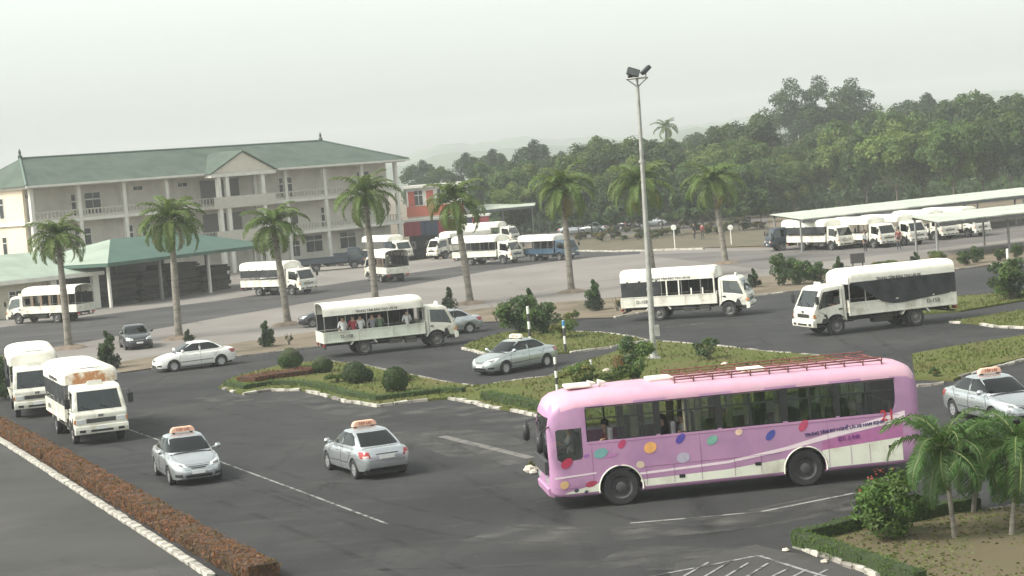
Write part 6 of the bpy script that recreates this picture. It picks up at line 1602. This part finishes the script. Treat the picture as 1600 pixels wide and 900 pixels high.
# ------------------------------------------------------------------ street furniture
galv = mat('galvanised', (.36, .355, .33), rough=.55, metal=.4, var=.2, scale=3)
lp = G(1022, 563); lt = thing('floodlight_mast', 'tall grey floodlight mast with dark lamp heads on the lawn', 'lamp mast', lp)
top = at_dist(996, 132, lp.y); LH = top.z; lx = top.x - lp.x
b = MB(); b.tube([(0, 0, 0), (lx*.33, 0, LH*.33), (lx*.66, 0, LH*.66), (lx, 0, LH)], [.15, .125, .10, .075], 12); b.build('mast', galv, lt, 50)
b = MB(); b.box(-.28, .28, -.28, .28, 0, .14); b.lathe([(.2, .14), (.17, .3)], n=10); b.build('base_plate', galv, lt)
b = MB()
for z in (3.2, 9.0): b.lathe([(.15, 0), (.15, .12)], n=10, c=(lx*z/LH, 0, z))
b.build('mast_joint', galv, lt)
b = MB(); b.box(.1, .34, -.14, .14, 1.1, 1.6) ; b.build('switch_box', galv, lt)
b = MB(); c = Vector((lx, 0, LH))
for a in (5, 175, 270, 90):
    d = Vector((cos(R(a)), sin(R(a)), 0)); b.tube([c - Vector((0, 0, .12)), c + d*.25 + Vector((0, 0, .10)), c + d*.48 + Vector((0, 0, .28))], .035, 6)
b.tube([c + Vector((cos(R(a))*.48, sin(R(a))*.48, .28)) for a in range(0, 361, 20)], .03, 6)
b.build('bracket', galv, lt)
lampd = mat('floodlight_body', (.03, .032, .034), rough=.5, var=.2)
for dx, dy, dz, sz, rot in ((-.17, -.25, .56, (.12, .28, .17), (R(-20), 0, R(-80))), (.42, .0, .62, (.09, .26, .24), (0, R(48), R(8))), (-.15, .35, .5, (.1, .24, .15), (0, R(30), R(100)))):
    f = MB(); f.box(-sz[0], sz[0], -sz[1], sz[1], -sz[2], sz[2]); me = bevel_mesh(f.mesh('floodlight', lampd), .03, 2)
    o = obj('floodlight', me, lt, (lx + dx, dy, LH + dz), rot)
    g = MB(); g.box(sz[0] + .001, sz[0] + .008, -sz[1]*.85, sz[1]*.85, -sz[2]*.8, sz[2]*.8); g.build('lens', mat('flood_lens', (.12, .125, .125), rough=.15), o)
    k = MB(); k.tube([(lx + dx, dy, LH + dz - sz[2]*.6), (lx + dx*.95, dy*.9, LH + .28)], .03, 6); k.build('lamp_yoke', galv, lt)
redw = mat('post_red', (.36, .05, .04), rough=.6, var=.15); pw = mat('post_white', (.72, .71, .66), rough=.6, var=.12, scale=6); pdk = mat('post_black', (.05, .045, .045), rough=.6)
def striped(px, top_y, label, r=.055, n=5, cap=None, first=0, dark=pdk):
    p = G(*px); h = at_dist(px[0], top_y, p.y).z; t = thing('marker_post', label, 'post', (p.x, p.y, .08), 0, 'striped marker posts')
    for i in range(n):
        b = MB(); z0, z1 = (h - .08)*i/n, (h - .08)*(i+1)/n; b.lathe([(r, z0), (r, z1)], n=10); b.build('band', pw if (i + first) % 2 == 0 else dark, t)
    if cap: b = MB(); b.lathe([(r*1.25, h - .35), (r*1.25, h - .12), (r*.7, h - .08)], n=10); b.build('sign_sleeve', cap, t)
    return t
striped((829, 540), 478, 'tall black and white marker post before the big round bush', .07, 5, None, 0)
striped((884, 552), 500, 'marker post with blue sleeve on the small island', .06, 4, mat('sleeve_blue', (.05, .20, .38)), 1)
striped((871, 614), 558, 'black and white marker post beside the light green bush', .055, 5, None, 0)
striped((926, 604), 562, 'white topped grey post behind the bus front roof', .05, 3, None, 0, galv)
for px, top, lb in (((1055, 391), 352, 'white-headed sign post left among bed trees'), ((1143, 383), 352, 'white-headed sign post beside the last royal palm')):
    p = G(*px); h = at_dist(px[0], top, p.y).z; t = thing('sign_post', lb.replace(' left', ''), 'sign post', (p.x, p.y, .05))
    b = MB(); b.lathe([(.05, 0), (.05, h - .3)], n=8); b.build('pole', pw, t)
    b = MB(); b.lathe([(.22, -.03), (.27, -.02), (.27, .02), (.22, .03)], 'y', 14, (0, -.06, h - .25)); b.build('sign_disc', pw, t)
p = G(1575, 410); t = thing('marker_post', 'tiny white post standing among the verge bushes', 'post', (p.x, p.y, .05)); b = MB(); b.lathe([(.09, 0), (.09, .85), (.05, .9)], n=8); b.build('shaft', pw, t)
p = G(1341, 422); t = thing('notice_box', 'small dark box sign standing on the verge between shrubs', 'sign', (p.x, p.y, .05)); 
b = MB(); b.box(-.5, .5, -.1, .1, .45, 1.15); bevel_mesh(b.mesh(), .02); b.build('panel', pdk, t)
for x in (-.35, .35): b = MB(); b.box(x - .04, x + .04, -.04, .04, 0, .45); b.build('leg', pdk, t)
rock_m = mat('rubble', (.48, .43, .36), rough=.9, var=.3, scale=6)
rr = random.Random(44)
def rock(px, r, label, grp):
    b = MB(); b.lathe([(.05, -.35), (.7, -.2), (1.0, .1), (.75, .5), (.1, .7)], n=9); me = b.mesh('rock', rock_m, 30)
    for v in me.vertices: v.co = v.co * r * rr.uniform(.8, 1.2)
    p = G(*px); o = obj('rock', me, None, (p.x, p.y, .3*r), (0, 0, rr.uniform(0, 6))); tag(o, label, 'rock', grp)
for q, r in (((829, 738), .22), ((838, 736), .18), ((833, 741), .14)): rock(q, r, 'pale broken kerb rubble by the bus front bumper', 'rubble at the bus front')
for q in ((1228, 862), (1288, 880), (1370, 893)): rock(q, .09, 'pale loose stone on the crumbling bed kerb', 'loose stones on the bed kerb')
for q, lb in (((948, 583), 'pale stone at the lawn edge behind post'), ((1132, 573), 'pale stone beside the sparse shrub')): rock(q, .2, lb, None)

# ------------------------------------------------------------------ haze: the air between camera and hills
HAZE_TOP = 72.0
b = MB(); b.box(-1500, 1500, -120, 2400, -1.5, HAZE_TOP)
hz = bpy.data.materials.new('haze_air'); hz.use_nodes = True; n = hz.node_tree.nodes; n.remove(n['Principled BSDF'])
pv = n.new('ShaderNodeVolumePrincipled'); pv.inputs['Color'].default_value = (.98, 1.0, .99, 1); pv.inputs['Density'].default_value = .00045; pv.inputs['Anisotropy'].default_value = 0.0
hz.node_tree.links.new(pv.outputs[0], n['Material Output'].inputs['Volume'])
ho = obj('haze', b.mesh('haze', hz)); ho['kind'] = 'stuff'; ho['label'] = 'pale hazy air over the whole yard'
